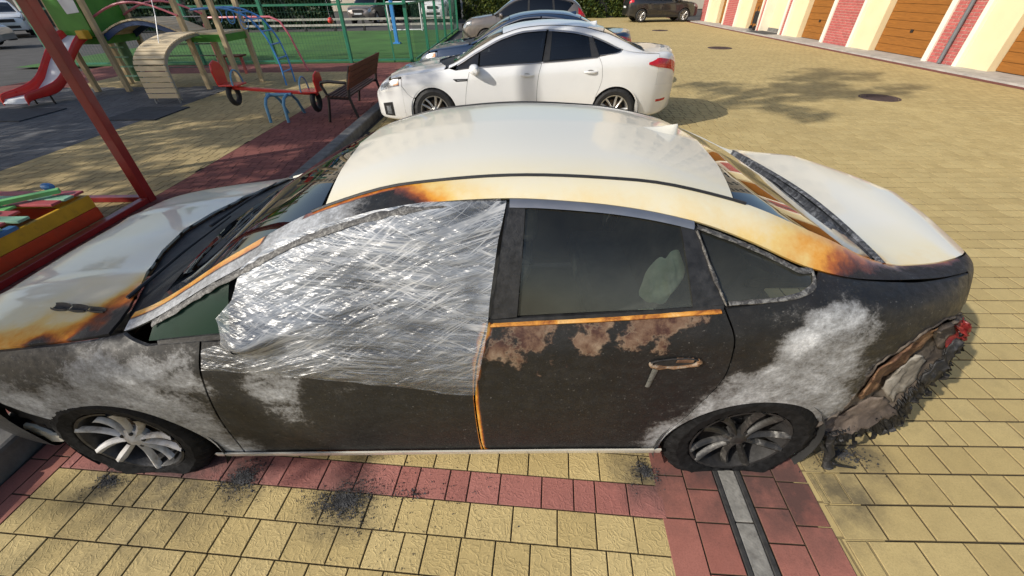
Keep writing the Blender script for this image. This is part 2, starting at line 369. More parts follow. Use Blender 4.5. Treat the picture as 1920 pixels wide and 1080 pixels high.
def glass(name, tint, refl=1.0, soot=0., sootc=(.05, .05, .045), rough=.0):
    t = NT(name); v = t.obj()
    tr = t.n('BsdfTransparent', tint); gl = t.n('BsdfGlossy', (1, 1, 1), rough)
    fr = t.n('Fresnel', 1.52); mx = t.n('MixShader', t.math('MULTIPLY', fr, refl, clamp=True), tr, gl)
    last = mx.outputs[0]
    if soot:
        df = t.n('BsdfDiffuse', sootc, .5)
        zz = t.n('SeparateXYZ', v).outputs[2]
        lowz = t.n('MapRange', zz, .96, 1.18, 1.9, .55).outputs[0]
        f = t.math('MULTIPLY', t.math('MULTIPLY', t.ramp(t.noise(6, v, 7, .65), [(.25, .45), (.75, 1.)]), lowz), soot, clamp=True)
        gm = t.n('MixShader', t.math('MULTIPLY', fr, .9*refl, clamp=True), df, gl)
        m2 = t.n('MixShader', f, last, gm); last = m2.outputs[0]
    t.t.links.new(last, t.out.inputs[0]); return t.m
M['glass'] = glass('car_glass', (.30, .33, .32), 1.0)
M['glass_dark'] = glass('tinted_glass', (.11, .12, .115), 1.5)
M['glass_front'] = glass('windscreen_glass', (.16, .18, .18), 1.3)
M['glass_soot'] = glass('sooty_glass', (.82, .86, .78), 1.0, .20, (.17, .175, .145))
M['glass_shard'] = glass('crazed_green_glass', (.25, .38, .30), .25, .8, (.02, .05, .035), .25)
M['lamp_clear'] = P('headlamp', (.38, .40, .42), .12, metal=.6, var=.5, sc=14, bump=.2, coat=1.)
M['lamp_red'] = P('tail_lamp', (.50, .010, .018), .25, var=.3, sc=10, bump=.05, coat=.4)
M['lamp_amber'] = P('indicator_amber', (.5, .16, .02), .2, var=.2, coat=1.)
def film_mat():
    t = NT('cling_film'); v = t.obj()
    def strk(ang, sx, sz, seed, det=1.5, ds=0.):
        m = t.n('Mapping', Vector=v); m.inputs['Rotation'].default_value = (0, R(ang), 0); m.inputs['Location'].default_value = (seed, seed*.7, seed*1.3)
        return t.noise(1., t.scale(m.outputs[0], (sx, 2, sz)), det, .5, ds)
    def ridge(s_, w, c=.5): return t.ramp(t.math('ABSOLUTE', t.math('SUBTRACT', s_, c)), [(0., 1), (w, 0)])
    big2 = t.noise(3.3, t.n('VectorMath', v, (4, 9, 2), _operation='ADD').outputs[0], 2, .5); big = t.noise(2.6, v, 3, .55); gap = t.noise(7, v, 3, .6); fine = t.noise(60, v, 3, .6)
    w1 = t.ramp(big2, [(.40, 0), (.60, 1)]); w2 = t.math('SUBTRACT', 1., w1)
    a1, a2, a3, a4 = strk(15, 1.6, 46, 1.), strk(-4, 1.5, 50, 5.), strk(31, 1.3, 38, 9.), strk(-21, 1.4, 40, 13.)
    b1, b2, b3 = strk(12, 2.2, 105, 21.), strk(-7, 2.2, 110, 25.), strk(24, 2., 95, 29.)
    lay = lambda x, y: t.math('ADD', t.math('MULTIPLY', x, w1), t.math('MULTIPLY', y, w2))
    thin = t.math('MAXIMUM', lay(ridge(b1, .045), ridge(b2, .045)), t.math('MULTIPLY', ridge(b3, .028), .8))
    wide = t.math('MAXIMUM', lay(ridge(a1, .05), ridge(a2, .05)), t.math('MAXIMUM', ridge(a3, .026, .53), ridge(a4, .020, .46)))
    on = t.ramp(gap, [(.40, .12), (.58, 1)])
    cre = t.math('MAXIMUM', t.math('MULTIPLY', thin, t.math('MULTIPLY', on, .75)), t.math('MULTIPLY', wide, t.ramp(t.noise(5, v, 2), [(.38, .2), (.55, 1)])), clamp=True)
    sheen = lay(t.ramp(a1, [(.35, 0), (.72, 1)]), t.ramp(a2, [(.35, 0), (.72, 1)]))
    dens = t.n('SeparateColor', t.n('Attribute', _attribute_name='burn').outputs['Color']).outputs[0]
    haze = t.ramp(big, [(.34, .07), (.64, .30)])
    op = t.math('MULTIPLY', t.math('ADD', t.math('ADD', haze, t.math('MULTIPLY', sheen, .17)), t.math('MULTIPLY', cre, .40)), dens, clamp=True)
    col = t.mix(cre, (.60, .67, .78), (.97, .98, .99))  # crease glints and sheen are painted in as whiter, denser streaks
    hgt = t.math('ADD', t.math('MULTIPLY', lay(a1, a2), 1.), t.math('ADD', t.math('MULTIPLY', lay(b1, b2), .45), t.math('ADD', t.math('MULTIPLY', t.math('ADD', a3, a4), .6), t.math('MULTIPLY', fine, .05))))
    nb = t.bump(hgt, .8, .03)
    df = t.n('BsdfDiffuse', col, 0.); tl = t.n('BsdfTranslucent', col); d2 = t.n('MixShader', .12, df, tl)
    gl = t.n('BsdfGlossy', (1, 1, 1), .34, Normal=nb)
    tr = t.n('BsdfTransparent', (.95, .96, .97))
    a = t.n('MixShader', op, tr, d2)
    fr = t.n('Fresnel', 1.6, Normal=nb)
    b = t.n('MixShader', t.math('MULTIPLY_ADD', fr, .55, .03, clamp=True), a, gl)
    t.t.links.new(b.outputs[0], t.out.inputs[0]); return t.m
M['film'] = film_mat()
def mott(name, stops, sc=14, rough=.8):
    t = NT(name); v = t.obj(); n = t.noise(sc, v, 8, .68, 1.)
    return t.p(col=t.ramp(n, stops), rough=rough, norm=t.bump(t.noise(sc*2.5, v, 7, .7), .5, .005))
M['beam_rust'] = mott('scorched_bumper_beam', [(.3, (.03, .016, .010)), (.45, (.10, .048, .026)), (.58, (.20, .115, .06)), (.72, (.06, .035, .025))], 12)
M['under'] = mott('ashy_underbody', [(.28, (.015, .013, .012)), (.45, (.05, .04, .033)), (.6, (.13, .105, .083)), (.75, (.035, .025, .02))], 9)
M['ash_white'] = mott('ash_white_plastic', [(.3, (.06, .052, .042)), (.5, (.21, .19, .16)), (.7, (.36, .34, .30))], 10)
M['melt'] = mott('melted_plastic', [(.3, (.006, .006, .007)), (.54, (.013, .013, .014)), (.68, (.06, .058, .06)), (.78, (.010, .010, .010))], 26, .6)
M['trim_orange'] = mott('scorched_orange_moulding', [(.30, (.05, .02, .012)), (.40, (.30, .10, .02)), (.50, (.60, .26, .04)), (.62, (.70, .42, .15)), (.74, (.22, .07, .02))], 8, .5)
M['trim_bubble'] = mott('blistered_trim', [(.28, (.025, .024, .024)), (.48, (.06, .057, .055)), (.62, (.24, .235, .22)), (.74, (.04, .037, .037))], 55, .5)
M['airbag'] = P('pale_green_airbag', (.80, .90, .58), .8, var=.3, sc=16, bump=.9, bsc=30)
M['seal_grey'] = mott('scorched_seal', [(.3, (.012, .012, .013)), (.5, (.05, .052, .058)), (.64, (.22, .23, .25)), (.76, (.04, .04, .045))], 45, .5)
M['handle'] = mott('scorched_handle', [(.3, (.05, .03, .02)), (.45, (.22, .12, .06)), (.56, (.26, .19, .13)), (.7, (.42, .37, .31)), (.8, (.08, .05, .04))], 30, .5)
M['under_dark'] = mott('sooty_strip', [(.3, (.03, .03, .028)), (.5, (.11, .11, .10)), (.7, (.16, .155, .14))], 20, .6)
M['alloy_burnt'] = mott('blackened_alloy_rim', [(.30, (.008, .008, .008)), (.52, (.022, .021, .020)), (.62, (.08, .075, .068)), (.70, (.36, .35, .32)), (.80, (.05, .045, .04))], 12, .45)
M['alloy_white'] = mott('smoked_alloy_rim', [(.26, (.06, .045, .03)), (.40, (.34, .31, .27)), (.52, (.50, .49, .475)), (.68, (.62, .61, .60)), (.80, (.22, .17, .08))], 7, .36)
M['under_pink'] = mott('scorched_undercoat', [(.28, (.05, .035, .028)), (.45, (.06, .046, .038)), (.58, (.115, .088, .07)), (.7, (.17, .14, .115)), (.8, (.035, .022, .018))], 7)
M['lens_melted'] = mott('melted_red_lens', [(.3, (.02, .008, .008)), (.48, (.12, .012, .014)), (.62, (.26, .03, .03)), (.75, (.10, .05, .045))], 16, .3)
# ---------------------------------------------------------------- ground
def quad(name, x0, x1, y0, y1, z, mat, parent=None, n=1):
    mb = MB(); mb.add([(x0,y0,z),(x1,y0,z),(x1,y1,z),(x0,y1,z)], [(0,1,2,3)])
    o = mb.build(name, mat, parent)
    if not parent: o['kind'] = 'structure'
    return o
quad('ground', -300, 300, -300, 300, -.06, M['asphalt'])
yard = quad('yard_paving', -2.12, 11.6, -40, 60, -.009, M['joint'])
path = quad('playground_paving', -13.0, -2.12, -12, 13.0, -.011, M['joint'])
def far_sheet(nm, rects, mat, par):
    mb = MB()
    for (x0, x1, y0, y1, z) in rects: mb.add([(x0,y0,z),(x1,y0,z),(x1,y1,z),(x0,y1,z)], [(0,1,2,3)])
    o = mb.build(nm, mat, par); o['kind'] = 'stuff'; return o
GX1, GY1 = 8.6, 7.4        # pavers are built one by one up to here
far_sheet('far_paving', [(-2.12, 11.35, GY1-.3, 60, -.004), (GX1-.3, 11.35, -40, GY1-.3, -.004), (-2.12, GX1-.3, -40, -2.35, -.004), (1.70, 1.95, -2.34, 1.7, -.0045)], M['sheet_yellow'], yard)
far_sheet('far_paving', [(11.35, 11.6, -40, 60, -.001)], M['sheet_maroon'], yard)
far_sheet('far_paving', [(-13, -2.35, 11.2, 13, -.002), (-13, -11.0, 9.4, 11.2, -.002), (-13, -11.0, -1, 9.4, -.002)], M['sheet_maroon'], path)
far_sheet('far_paving', [(-6.6, -2.35, -12, -1, -.002), (-13, -6.6, -12, -1, -.002)], M['sheet_sand'], path)
PAV = []     # (cx, cy, L, D, rot, matkey, parent)
def rows(fr, u0, u1, v0, v1, mk, par, lens, pitch=.152, keep=None):
    (ox, oy, a) = fr; c, s = math.cos(a), math.sin(a)
    v = v0
    while v < v1-1e-6:
        u = u0+random.uniform(-.12, 0)
        while u < u1:
            L = random.choice(lens); a0, a1 = max(u, u0), min(u+L, u1); u += L
            if a1-a0 < .03: continue
            cu, cv = (a0+a1)/2, v+pitch/2
            X, Y = ox+c*cu-s*cv, oy+s*cu+c*cv
            k = mk(cu, cv) if callable(mk) else mk
            if keep is None or keep(X, Y): PAV.append((X, Y, a1-a0, pitch, a, k, par))
        v += pitch
LN = [.10, .15, .15, .2, .2, .17]
GA = -math.atan(.085)
FL = (0., -.975, GA)          # the parking bay's own grid: u along the rows, v away
# the red row lies at v in (-.076, .076)
rows(FL, -1.93, 1.06, -.076-.152*9, -.076+.152*11, lambda u, v: 'pav_redw' if abs(v) < .07 else 'pav_wavy', yard, LN)
def cols(fr, u0, widths, v0, v1, k, par):
    (ox, oy, a) = fr; c, s = math.cos(a), math.sin(a); u = u0
    for w in widths:
        v = v0+random.uniform(-.1, 0)
        while v < v1:
            L = random.choice([.15, .2, .2, .25]); cu, cv = u+w/2, v+L/2; v += L
            PAV.append((ox+c*cu-s*cv, oy+s*cu+c*cv, L, w, a+math.pi/2, k, par))
        u += w
cols(FL, -2.13, [.10, .10], -1.5, 1.7, 'pav_red', yard)
FD = (1.33, -1.0, -math.atan(.06))
cols(FD, -.295, [.147, .147], -1.5, 1.7, 'pav_red', yard)
cols(FD, .136, [.15, .15], -1.5, 1.7, 'pav_red', yard)
FR = (1.770, -.923, -R(.9))
rows(FR, .015, 7.6, -.152*10, .152*56, 'pav_yellow', yard, LN, keep=lambda X, Y: X < GX1 and Y < GY1)
rows(FR, -3.95, .015, .152*18, .152*56, 'pav_yellow', yard, LN, keep=lambda X, Y: X > -2.05 and Y < GY1)
rows((0, 0, 0), -3.84, -2.36, -1, 11.2, 'pav_maroon', path, [.2, .2, .1], .1)
rows((0, 0, 0), -6.6, -3.84, -1, 11.2, 'pav_sand', path, LN)
rows((0, 0, 0), -11.0, -6.6, -1, 9.2, 'pav_grey', path, LN)
rows((0, 0, 0), -11.0, -6.6, 9.2, 11.2, 'pav_sand', path, LN)
def paver_verts(L, D, g=.0022, ch=.0028, dep=.03):
    a, b = L/2-g, D/2-g; c, d = a-ch, b-ch
    vs = [(-a,-b,-dep),(a,-b,-dep),(a,b,-dep),(-a,b,-dep),(-a,-b,-ch),(a,-b,-ch),(a,b,-ch),(-a,b,-ch),(-c,-d,0),(c,-d,0),(c,d,0),(-c,d,0)]
    fs = [(8,9,10,11)]+[(4+i,4+(i+1)%4,8+(i+1)%4,8+i) for i in range(4)]+[(i,(i+1)%4,4+(i+1)%4,4+i) for i in range(4)]
    return vs, fs
def rank(p):
    u, v, w = px((p[0], p[1], 0))
    if not (0 < u < 1920 and 0 < v < 1080): return 0
    if -2.3 < p[0] < 2.15 and -.80 < p[1] < 4.5: return 0
    return p[2]*p[3]/w**3
order = sorted(range(len(PAV)), key=lambda i: -rank(PAV[i]))
single = set(order[:300])
shared = {}
stuff = {}
for i, (X, Y, L, D, a, k, par) in enumerate(PAV):
    dz = random.uniform(-.001, .0012)
    if i in single:
        key = (round(L, 2), round(D, 3), k)
        if key not in shared:
            vs, fs = paver_verts(L, D, ch=.0045 if k == 'pav_yellow' else .0028); pm_ = MB().add(vs, fs); pm_.at['edge'] = ('FLOAT', [1.]*8+[0.]*4); shared[key] = pm_.mesh('paver', M[k])
        o = link('paver', shared[key], par); o.location = (X, Y, dz); o.rotation_euler = (random.uniform(-.004, .004), random.uniform(-.004, .004), a)
    else:
        if -2.0 < X < 1.0 and -.1 < Y < 4.2: continue
        mb, tones = stuff.setdefault((k, par.name), (MB(), []))
        vs, fs = paver_verts(L, D, ch=.0055 if k == 'pav_yellow' else .0028); c, s = math.cos(a), math.sin(a)
        tx, ty = random.uniform(-.004, .004), random.uniform(-.004, .004)
        mb.add([(X+c*x-s*y, Y+s*x+c*y, z+dz+tx*x+ty*y) for x, y, z in vs], fs); tones += [random.uniform(.01, 1)]*len(vs)
for (k, pn), (mb, tones) in stuff.items():
    mb.at['tone'] = ('FLOAT', tones); mb.at['edge'] = ('FLOAT', ([1.]*8+[0.]*4)*(len(mb.v)//12))
    o = mb.build('paver_field', M[k], bpy.data.objects[pn]); o['kind'] = 'stuff'
# kerb beside the playground, drain, manhole covers
def kerb_run(x0, x1, y0, y1, step):
    k = MB(); root = thing('kerb', ((x0+x1)/2, y0, 0), 'grey concrete kerb between the parking bays and the playground', 'kerb')
    y = y0
    while y < y1:
        b = MB(); b.box(x0, x1, y+.004, min(y+step, y1)-.004, -.05, .13); b.build('kerb_stone', M['kerb'], root, bevel=.02); y += step
kerb_run(-2.33, -2.15, -4.0, 13.0, 1.0)
dr = thing('drain_channel', (1.33, -1.0, 0), 'straight concrete drainage channel in the red paving by the rear wheel', 'drain')
c, s = math.cos(FD[2]), math.sin(FD[2])
def dp(u, v, z): return (FD[0]+c*u-s*v, FD[1]+s*u+c*v, z)
def dbox(u0, u1, v0, v1, z0, z1): return MB().add([dp(u0,v0,z0),dp(u1,v0,z0),dp(u1,v1,z0),dp(u0,v1,z0),dp(u0,v0,z1),dp(u1,v0,z1),dp(u1,v1,z1),dp(u0,v1,z1)], [(0,3,2,1),(4,5,6,7),(0,1,5,4),(1,2,6,5),(2,3,7,6),(3,0,4,7)])
v = -1.65
while v < 1.6:
    dbox(.026, .106, v+.003, v+.297, -.05, -.003).build('channel_stone', M['drain'], dr, bevel=.004); v += .3
dbox(.002, .023, -1.65, 1.6, -.05, .001).build('edge_rail', M['drain_edge'], dr, bevel=.003)
dbox(.109, .132, -1.65, 1.6, -.05, .001).build('edge_rail', M['drain_edge'], dr, bevel=.003)
for (x, y, r, l) in [(7.85, 7.1, .36, 'round brown manhole cover nearest the camera on the yellow paving'), (8.02, 15.6, .42, 'round manhole cover midway along the row of garages'), (7.97, 23.2, .4, 'farthest small manhole cover, towards the black off-roader')]:
    mh = thing('manhole_cover', (x, y, 0), l, 'manhole cover', 'manhole covers in the yard')
    MB().lathe([(0,.004),(r-.05,.004),(r-.045,-.004)], 40, (x,y,0), 'z').build('cover_plate', M['iron'], mh)
    MB().lathe([(r-.04,-.004),(r-.035,.006),(r,.006),(r+.004,-.004)], 40, (x,y,0), 'z').build('rim', M['iron'], mh)
    for q in range(5):
        MB().box(x-.75*(r-.05)*math.cos((q-2)*.5), x+.75*(r-.05)*math.cos((q-2)*.5), y+(q-2)*r*.3-.014, y+(q-2)*r*.3+.014, .003, .010).build('rib', M['iron'], mh)
for (x0, x1, l) in [(-7.33, -6.33, 'dark rubber safety mat below the foot of the slatted ramp'), (-10.45, -8.9, 'dark rubber safety mat in front of the red slide')]:
    tag(MB().box(x0, x1, 5.98, 7.0, -.02, .02).build('rubber_mat', M['mat_rubber'], bevel=.006), l, 'mat', 'safety mats on the grey paving')
court = quad('sports_court', -16, -2.7, 13.0, 25.6, .0, M['turf'])
# ---------------------------------------------------------------- garages on the right
gar = thing('garage_block', (12.4, 0, 0), 'row of garages with cream piers, pink brick panels and wooden doors', 'garage')
GZ = 3.0
apr = MB().box(11.62, 13.3, -6, 30.2, -.05, .035).build('apron', M['concrete'], gar)
def gbox(nm, y0, y1, x0, z0, z1, mat, par=None, bev=.006): return MB().box(x0, 13.2, y0, y1, z0, z1).build(nm, mat, par or gar, bevel=bev)
def door(y0, y1, x=12.62):
    d = MB().box(x+.03, x+.06, y0, y1, .03, 2.6).build('garage_door', M['mortar' if 0 else 'black_plastic'], gar)
    z = .05
    while z < 2.5:
        MB().box(x, x+.04, y0+.012, y1-.012, z, min(z+.205, 2.6)).build('plank', M['wood_door'], d, bevel=.006); z += .212
    MB().box(x-.025, x, (y0+y1)/2-.05, (y0+y1)/2+.05, .62, .70).build('door_pull', M['bench_iron'], d)
    MB().box(12.3, 13.2, y0, y1, 2.6, 3.0).build('lintel', M['cream'], gar)
BRK = []
def bricks(y0, y1, x=12.36, z1=1.9):
    MB().box(x+.012, 13.2, y0, y1, .03, 3.0).build('mortar_bed', M['mortar'], gar)
    z, r = .04, 0
    while z < z1:
        y = y0+.004-(.125 if r % 2 else 0)
        while y < y1-.01:
            a, b = max(y, y0+.004), min(y+.235, y1-.004)
            if b-a > .03: BRK.append((x, (a+b)/2, z+.0325, b-a))
            y += .25
        z += .078; r += 1
# (from the near end to the far end)
lay = [('D', 7.2, 9.75), ('C', 9.75, 10.55), ('W', 10.55, 10.68), ('B', 10.68, 11.55, ), ('W', 11.55, 11.72), ('D', 11.72, 14.1), ('C', 14.1, 15.0), ('W', 15.0, 15.12),
       ('B', 15.12, 16.55), ('W', 16.55, 16.72), ('D', 16.72, 18.5), ('C', 18.5, 19.4), ('W', 19.4, 19.52), ('B', 19.52, 19.75), ('W', 19.75, 19.88), ('P', 19.88, 21.6), ('W', 21.6, 21.72), ('B', 21.72, 21.95), ('W', 21.95, 22.05),
       ('D', 22.05, 23.3), ('C', 23.3, 24.5), ('W', 24.5, 24.62), ('B', 24.62, 26.0), ('W', 26.0, 26.12), ('D', 26.12, 27.2), ('C', 27.2, 28.6), ('W', 28.6, 28.72), ('B', 28.72, 29.6),
       ('B', 3.6, 4.6), ('D', 4.7, 7.1), ('W', 7.1, 7.2), ('W', 4.6, 4.7), ('C', -6, 3.6)]
for k, y0, y1 in lay:
    if k == 'D': door(y0, y1)
    elif k == 'C': gbox('pier', y0, y1, 12.42, .03, GZ, M['cream'])
    elif k == 'P':
        gbox('wall_panel', y0, y1, 12.75, .18, GZ, M['cream']); gbox('plinth', y0, y1, 12.72, .03, .18, M['kerb'])
    elif k == 'W': gbox('corner_strip', y0, y1, 12.31, .03, GZ, M['white_trim'])
    else: bricks(y0, y1)
MB().box(12.0, 13.4, -6.2, 29.8, 3.0, 3.25).build('roof_edge', M['white_trim'], gar)
MB().tube([(12.28, 11.06, .06), (12.28, 11.06, 3.0)], .05, 10).build('downpipe', M['pipe_dark'], gar, smooth=True)
bmesh_cache = {}
vis = [b for b in BRK]
vis.sort(key=lambda b: px(b[:3])[2])
one = [b for b in vis if (lambda p: -40 < p[0] < 1960 and -40 < p[1] < 400)(px(b[:3]))][:300]
ids = set(map(id, one)); rest = MB()
for b in BRK:
    x, y, z, L = b
    if id(b) in ids:
        k = round(L, 2)
        if k not in bmesh_cache:
            h = k/2; bmesh_cache[k] = MB().box(0, .03, -h, h, -.0325, .0325).mesh('brick', M['brick'])
        o = link('brick', bmesh_cache[k], gar); o.location = (x-12.4+random.uniform(-.002, .002), y, z)
    else: rest.box(x, x+.02, y-L/2, y+L/2, z-.0325, z+.0325)
if rest.v:
    o = rest.build('brickwork', M['brick'], gar); o['kind'] = 'stuff'
# dark doormat and a folding trolley by the garages
tag(MB().box(11.75, 12.5, 19.9, 21.7, .036, .055).build('door_mat', M['mat_rubber']), 'dark mat lying on the apron before the recessed cream panel', 'mat')
tr = thing('hand_trolley', (12.2, 22.2, .035), 'small dark folded hand trolley leaning by a wooden garage door', 'trolley')
tb = MB(); tb.tube([(12.3, 22.0, .1), (12.36, 22.0, 1.0), (12.36, 22.4, 1.0), (12.3, 22.4, .1)], .018, 8); tb.build('frame', M['bench_iron'], tr, smooth=True)
for y in (22.0, 22.4): MB().lathe([(0, -.02), (.09, -.02), (.1, 0), (.09, .02), (0, .02)], 16, (12.25, y, .135)).build('wheel', M['rubber'], tr, smooth=True)
MB().box(12.12, 12.34, 22.03, 22.37, .06, .09).build('load_plate', M['galv'], tr)
MB().box(12.22, 12.34, 22.04, 22.36, .3, .8).build('canvas_bag', M['char_b'], tr, bevel=.03)
# ---------------------------------------------------------------- greenery
def leaves(mb, n, fn, size, rg, tones):
    P0 = np.array([fn(rg) for _ in range(n)]); ax = rg.normal(size=(n, 3)); ax /= np.linalg.norm(ax, axis=1)[:, None]
    bx = np.cross(ax, rg.normal(size=(n, 3))); bx /= np.linalg.norm(bx, axis=1)[:, None]+1e-9
    s = size*rg.uniform(.6, 1.4, n)[:, None]
    A, Bq = ax*s, bx*s*.62
    V = np.stack([P0-A, P0+Bq*.9-A*.1, P0+A, P0-Bq*.9-A*.1], 1).reshape(-1, 3)
    k = len(mb.v); mb.v += [tuple(v) for v in V.tolist()]; mb.f += [(k+4*i, k+4*i+1, k+4*i+2, k+4*i+3) for i in range(n)]
    tn = np.repeat(rg.uniform(0.01, 1, n)**1.6, 4); tones += tn.tolist()
def hedge(x0, x1, y0, y1, h, label, mat='ivy', n=9000, size=.09, seed=1):
    rg = np.random.default_rng(seed); r = thing('hedge', ((x0+x1)/2, y0, 0), label, 'hedge')
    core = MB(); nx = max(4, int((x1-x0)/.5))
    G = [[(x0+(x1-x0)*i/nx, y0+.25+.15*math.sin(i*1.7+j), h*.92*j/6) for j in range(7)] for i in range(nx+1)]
    core.grid(G); core.build('dark_core', M['dark_in'], r)  # backing sheet coloured dark to paint the shade behind the leaves
    mb = MB(); tn = []
    ph = rg.uniform(0, 6, 8)
    def f(g):
        x = g.uniform(x0, x1); z = g.uniform(0, 1)**.9*h*(1+.05*math.sin(x*2.1+ph[0])+.04*math.sin(x*5+ph[1]))
        d = .14*math.sin(x*1.9+ph[2]+z*2)+.1*math.sin(x*4.3+z*3.1+ph[3])
        return (x, y0+d+abs(g.normal(0, .12)), z)
    leaves(mb, n, f, size, rg, tn); mb.at['tone'] = ('FLOAT', tn)
    mb.build('foliage', M[mat], r)
hedge(-3.4, 11.6, 34.2, 35, 2.6, 'tall ivy hedge closing the far end of the yard', 'ivy', 15000, .10, 2)
hedge(-9.6, -3.6, 34.8, 35.5, 3.0, 'dark hedge behind the far cars beyond the sports court', 'dark_leaf', 6000, .11, 3)
hedge(-26, -10.8, 28.2, 29, 2.8, 'dark hedge along the left half of the far end of the court', 'dark_leaf', 12000, .12, 4)
def tree(x, y, h, cr, label, seed, n=5200, zc=None, lf=.085, squash=.7, zl=(.32, .6)):
    rg = np.random.default_rng(seed); r = thing('tree', (x, y, 0), label, 'tree', 'trees beside the playground')
    t = MB(); top = Vector((x+rg.normal(0, .2), y+rg.normal(0, .2), h*.62))
    t.tube([(x, y, -.05), (x+.05, y+.03, h*.2), (x-.04, y+.05, h*.42), tuple(top)], [.17, .13, .10, .06], 10)
    t.build('trunk', M['tree_bark'], r, smooth=True)
    tips = []
    lb = MB()
    for k in range(13):
        a = 2*math.pi*k/13*2.4+rg.normal(0, .3); z0 = h*rg.uniform(*zl); e = rg.uniform(.5, 1.)*cr
        p0 = Vector((x, y, z0)); p2 = Vector((x+math.cos(a)*e, y+math.sin(a)*e, z0+rg.uniform(.15, .5)*h*squash)); p1 = (p0+p2)/2+Vector((0, 0, .1*h*.5))
        lb.tube([p0, p1, p2], [.05, .032, .012], 6); tips += [p1, p2, p2, (p1+p2)/2]
        for q in range(3):
            d = Vector(rg.normal(0, 1, 3)).normalized()*cr*.35; d.z = abs(d.z)*.5; lb.tube([p1.lerp(p2, .3+.25*q), p1.lerp(p2, .3+.25*q)+d], [.016, .006], 5); tips.append(p1.lerp(p2, .3+.25*q)+d)
    lb.build('limbs', M['tree_bark'], r, smooth=True)
    mb = MB(); tn = []; T = [tuple(p) for p in tips]; cs = [rg.uniform(.35, .75) for _ in T]
    def f(g):
        i = g.integers(len(T)); c0 = T[i]; v = g.normal(0, 1, 3); v /= np.linalg.norm(v); q = cr*.34*cs[i]*g.uniform(.2, 1)**.5
        return (c0[0]+v[0]*q, c0[1]+v[1]*q, c0[2]+v[2]*q*.75)
    leaves(mb, n, f, lf, rg, tn); mb.at['tone'] = ('FLOAT', tn); mb.build('crown', M['leaf'], r)
tree(-7.2, .4, 12.0, 1.7, 'tall slim tree beyond the sandbox, left of the burnt car', 21, 1300, lf=.11, zl=(.58, .68), squash=.6)
tree(-6.6, -2.6, 6.1, 1.5, 'leafy tree off to the left, nearest the camera', 22, 4600, squash=.45)
tree(-12.6, -6.2, 7.4, 2.3, 'thin tree off to the left behind the camera', 26, 1500)
tree(-13.6, .8, 8.6, 3.2, 'leafy tree left of the grey paving', 23, 11000)
tree(-16.2, 3.6, 8.6, 3.4, 'leafy tree at the far left edge of the playground', 24, 12000)
tree(-17.0, 7.6, 8.0, 3.0, 'leafy tree beyond the red slide, by the road', 25, 8000)
# the flats whose fronts show in the polished roof
def flats(x0, x1, y, h, nf, label, nrm=-1):
    r = thing('apartment_block', ((x0+x1)/2, y, 0), label, 'building', 'apartment blocks round the yard')
    MB().box(x0, x1, y, y+12, 0, h).build('wall', M['facade'], r)
    W = (x1-x0); nw = int(W/3.2); fh = h/nf
    me = None; mf = None
    for f in range(nf):
        for i in range(nw):
            X, Z = x0+(i+.5)*W/nw, f*fh+1.0
            if me is None:
                me = MB().box(-.75, .75, -.03, .02, 0, 1.6).mesh('pane', M['window_dark'])
                fm = MB(); [fm.box(*b) for b in ((-.85, -.75, -.06, .02, -.1, 1.7), (.75, .85, -.06, .02, -.1, 1.7), (-.75, .75, -.06, .02, 1.6, 1.7), (-.75, .75, -.08, .02, -.1, 0), (-.03, .03, -.05, .02, 0, 1.6))]; mf = fm.mesh('window', M['white_trim'])
            w = link('window', mf, r); w.location = (X-(x0+x1)/2, -.01, Z); p = link('pane', me, w)
flats(14, 44, 46, 24, 8, 'tall pale block of flats behind the garages')
flats(-40, -8, 52, 20, 7, 'block of flats beyond the sports court')
# ---------------------------------------------------------------- sports court fence, goal, ball
CF_ = thing('court_fence', (-2.9, 13.0, 0), 'tall green steel mesh fence round the artificial turf court', 'fence')
posts = [(-2.95, 13.1), (-4.9, 13.02), (-7.3, 13.0), (-9.7, 13.0), (-12.1, 13.0), (-2.8, 15.4), (-2.8, 17.8), (-2.8, 20.2), (-2.8, 22.6), (-2.8, 25.2), (-14.5, 13.0)]
for x, y in posts: MB().box(x-.05, x+.05, y-.05, y+.05, 0, 3.0).build('post', M['green_post'], CF_, bevel=.008)
MB().bar((-3.5, 13.05, 0), (-3.55, 13.05, 3), .04, .04, (0, 1, 0)).build('post', M['green_post'], CF_)
for z in (.08, 1.52, 2.9):
    MB().box(-14.5, -2.95, 12.98, 13.02, z-.025, z+.025).build('rail', M['green_post'], CF_)
    MB().box(-2.83, -2.78, 13.1, 25.2, z-.025, z+.025).build('rail', M['green_post'], CF_)
net = MB()
x = -14.5
while x < -4.9:
    net.box(x-.0022, x+.0022, 12.997, 13.003, .05, 3.0); x += .10
z = .15
while z < 2.4: net.box(-14.5, -4.9, 12.998, 13.002, z-.002, z+.002); z += .2
y = 13.2
while y < 25.2: net.box(-2.807, -2.803, y-.0025, y+.0025, .05, 3.0); y += .11
o = net.build('wire_mesh', M['net'], CF_); o['kind'] = 'stuff'
gl_ = thing('football_goal', (-5.7, 26, 0), 'white steel football goal at the far end of the court', 'goal')
for x in (-6.6, -4.8): MB().tube([(x, 25.2, 0), (x, 25.2, 1.3)], .035, 10).build('goal_post', M['white_metal'], gl_, smooth=True)
MB().tube([(-6.6, 25.2, 1.3), (-4.8, 25.2, 1.3)], .035, 10).build('crossbar', M['white_metal'], gl_, smooth=True)
MB().tube([(-6.6, 25.2, .03), (-6.6, 25.55, .03), (-4.8, 25.55, .03), (-4.8, 25.2, .03)], .03, 8).build('base_frame', M['white_metal'], gl_, smooth=True)
for x in (-6.6, -4.8): MB().tube([(x, 25.2, 1.28), (x, 25.55, .05)], .02, 8).build('stay', M['white_metal'], gl_, smooth=True)
be = thing('board_fence', (-9, 25.8, 0), 'low timber rail with dark posts behind the court', 'fence')
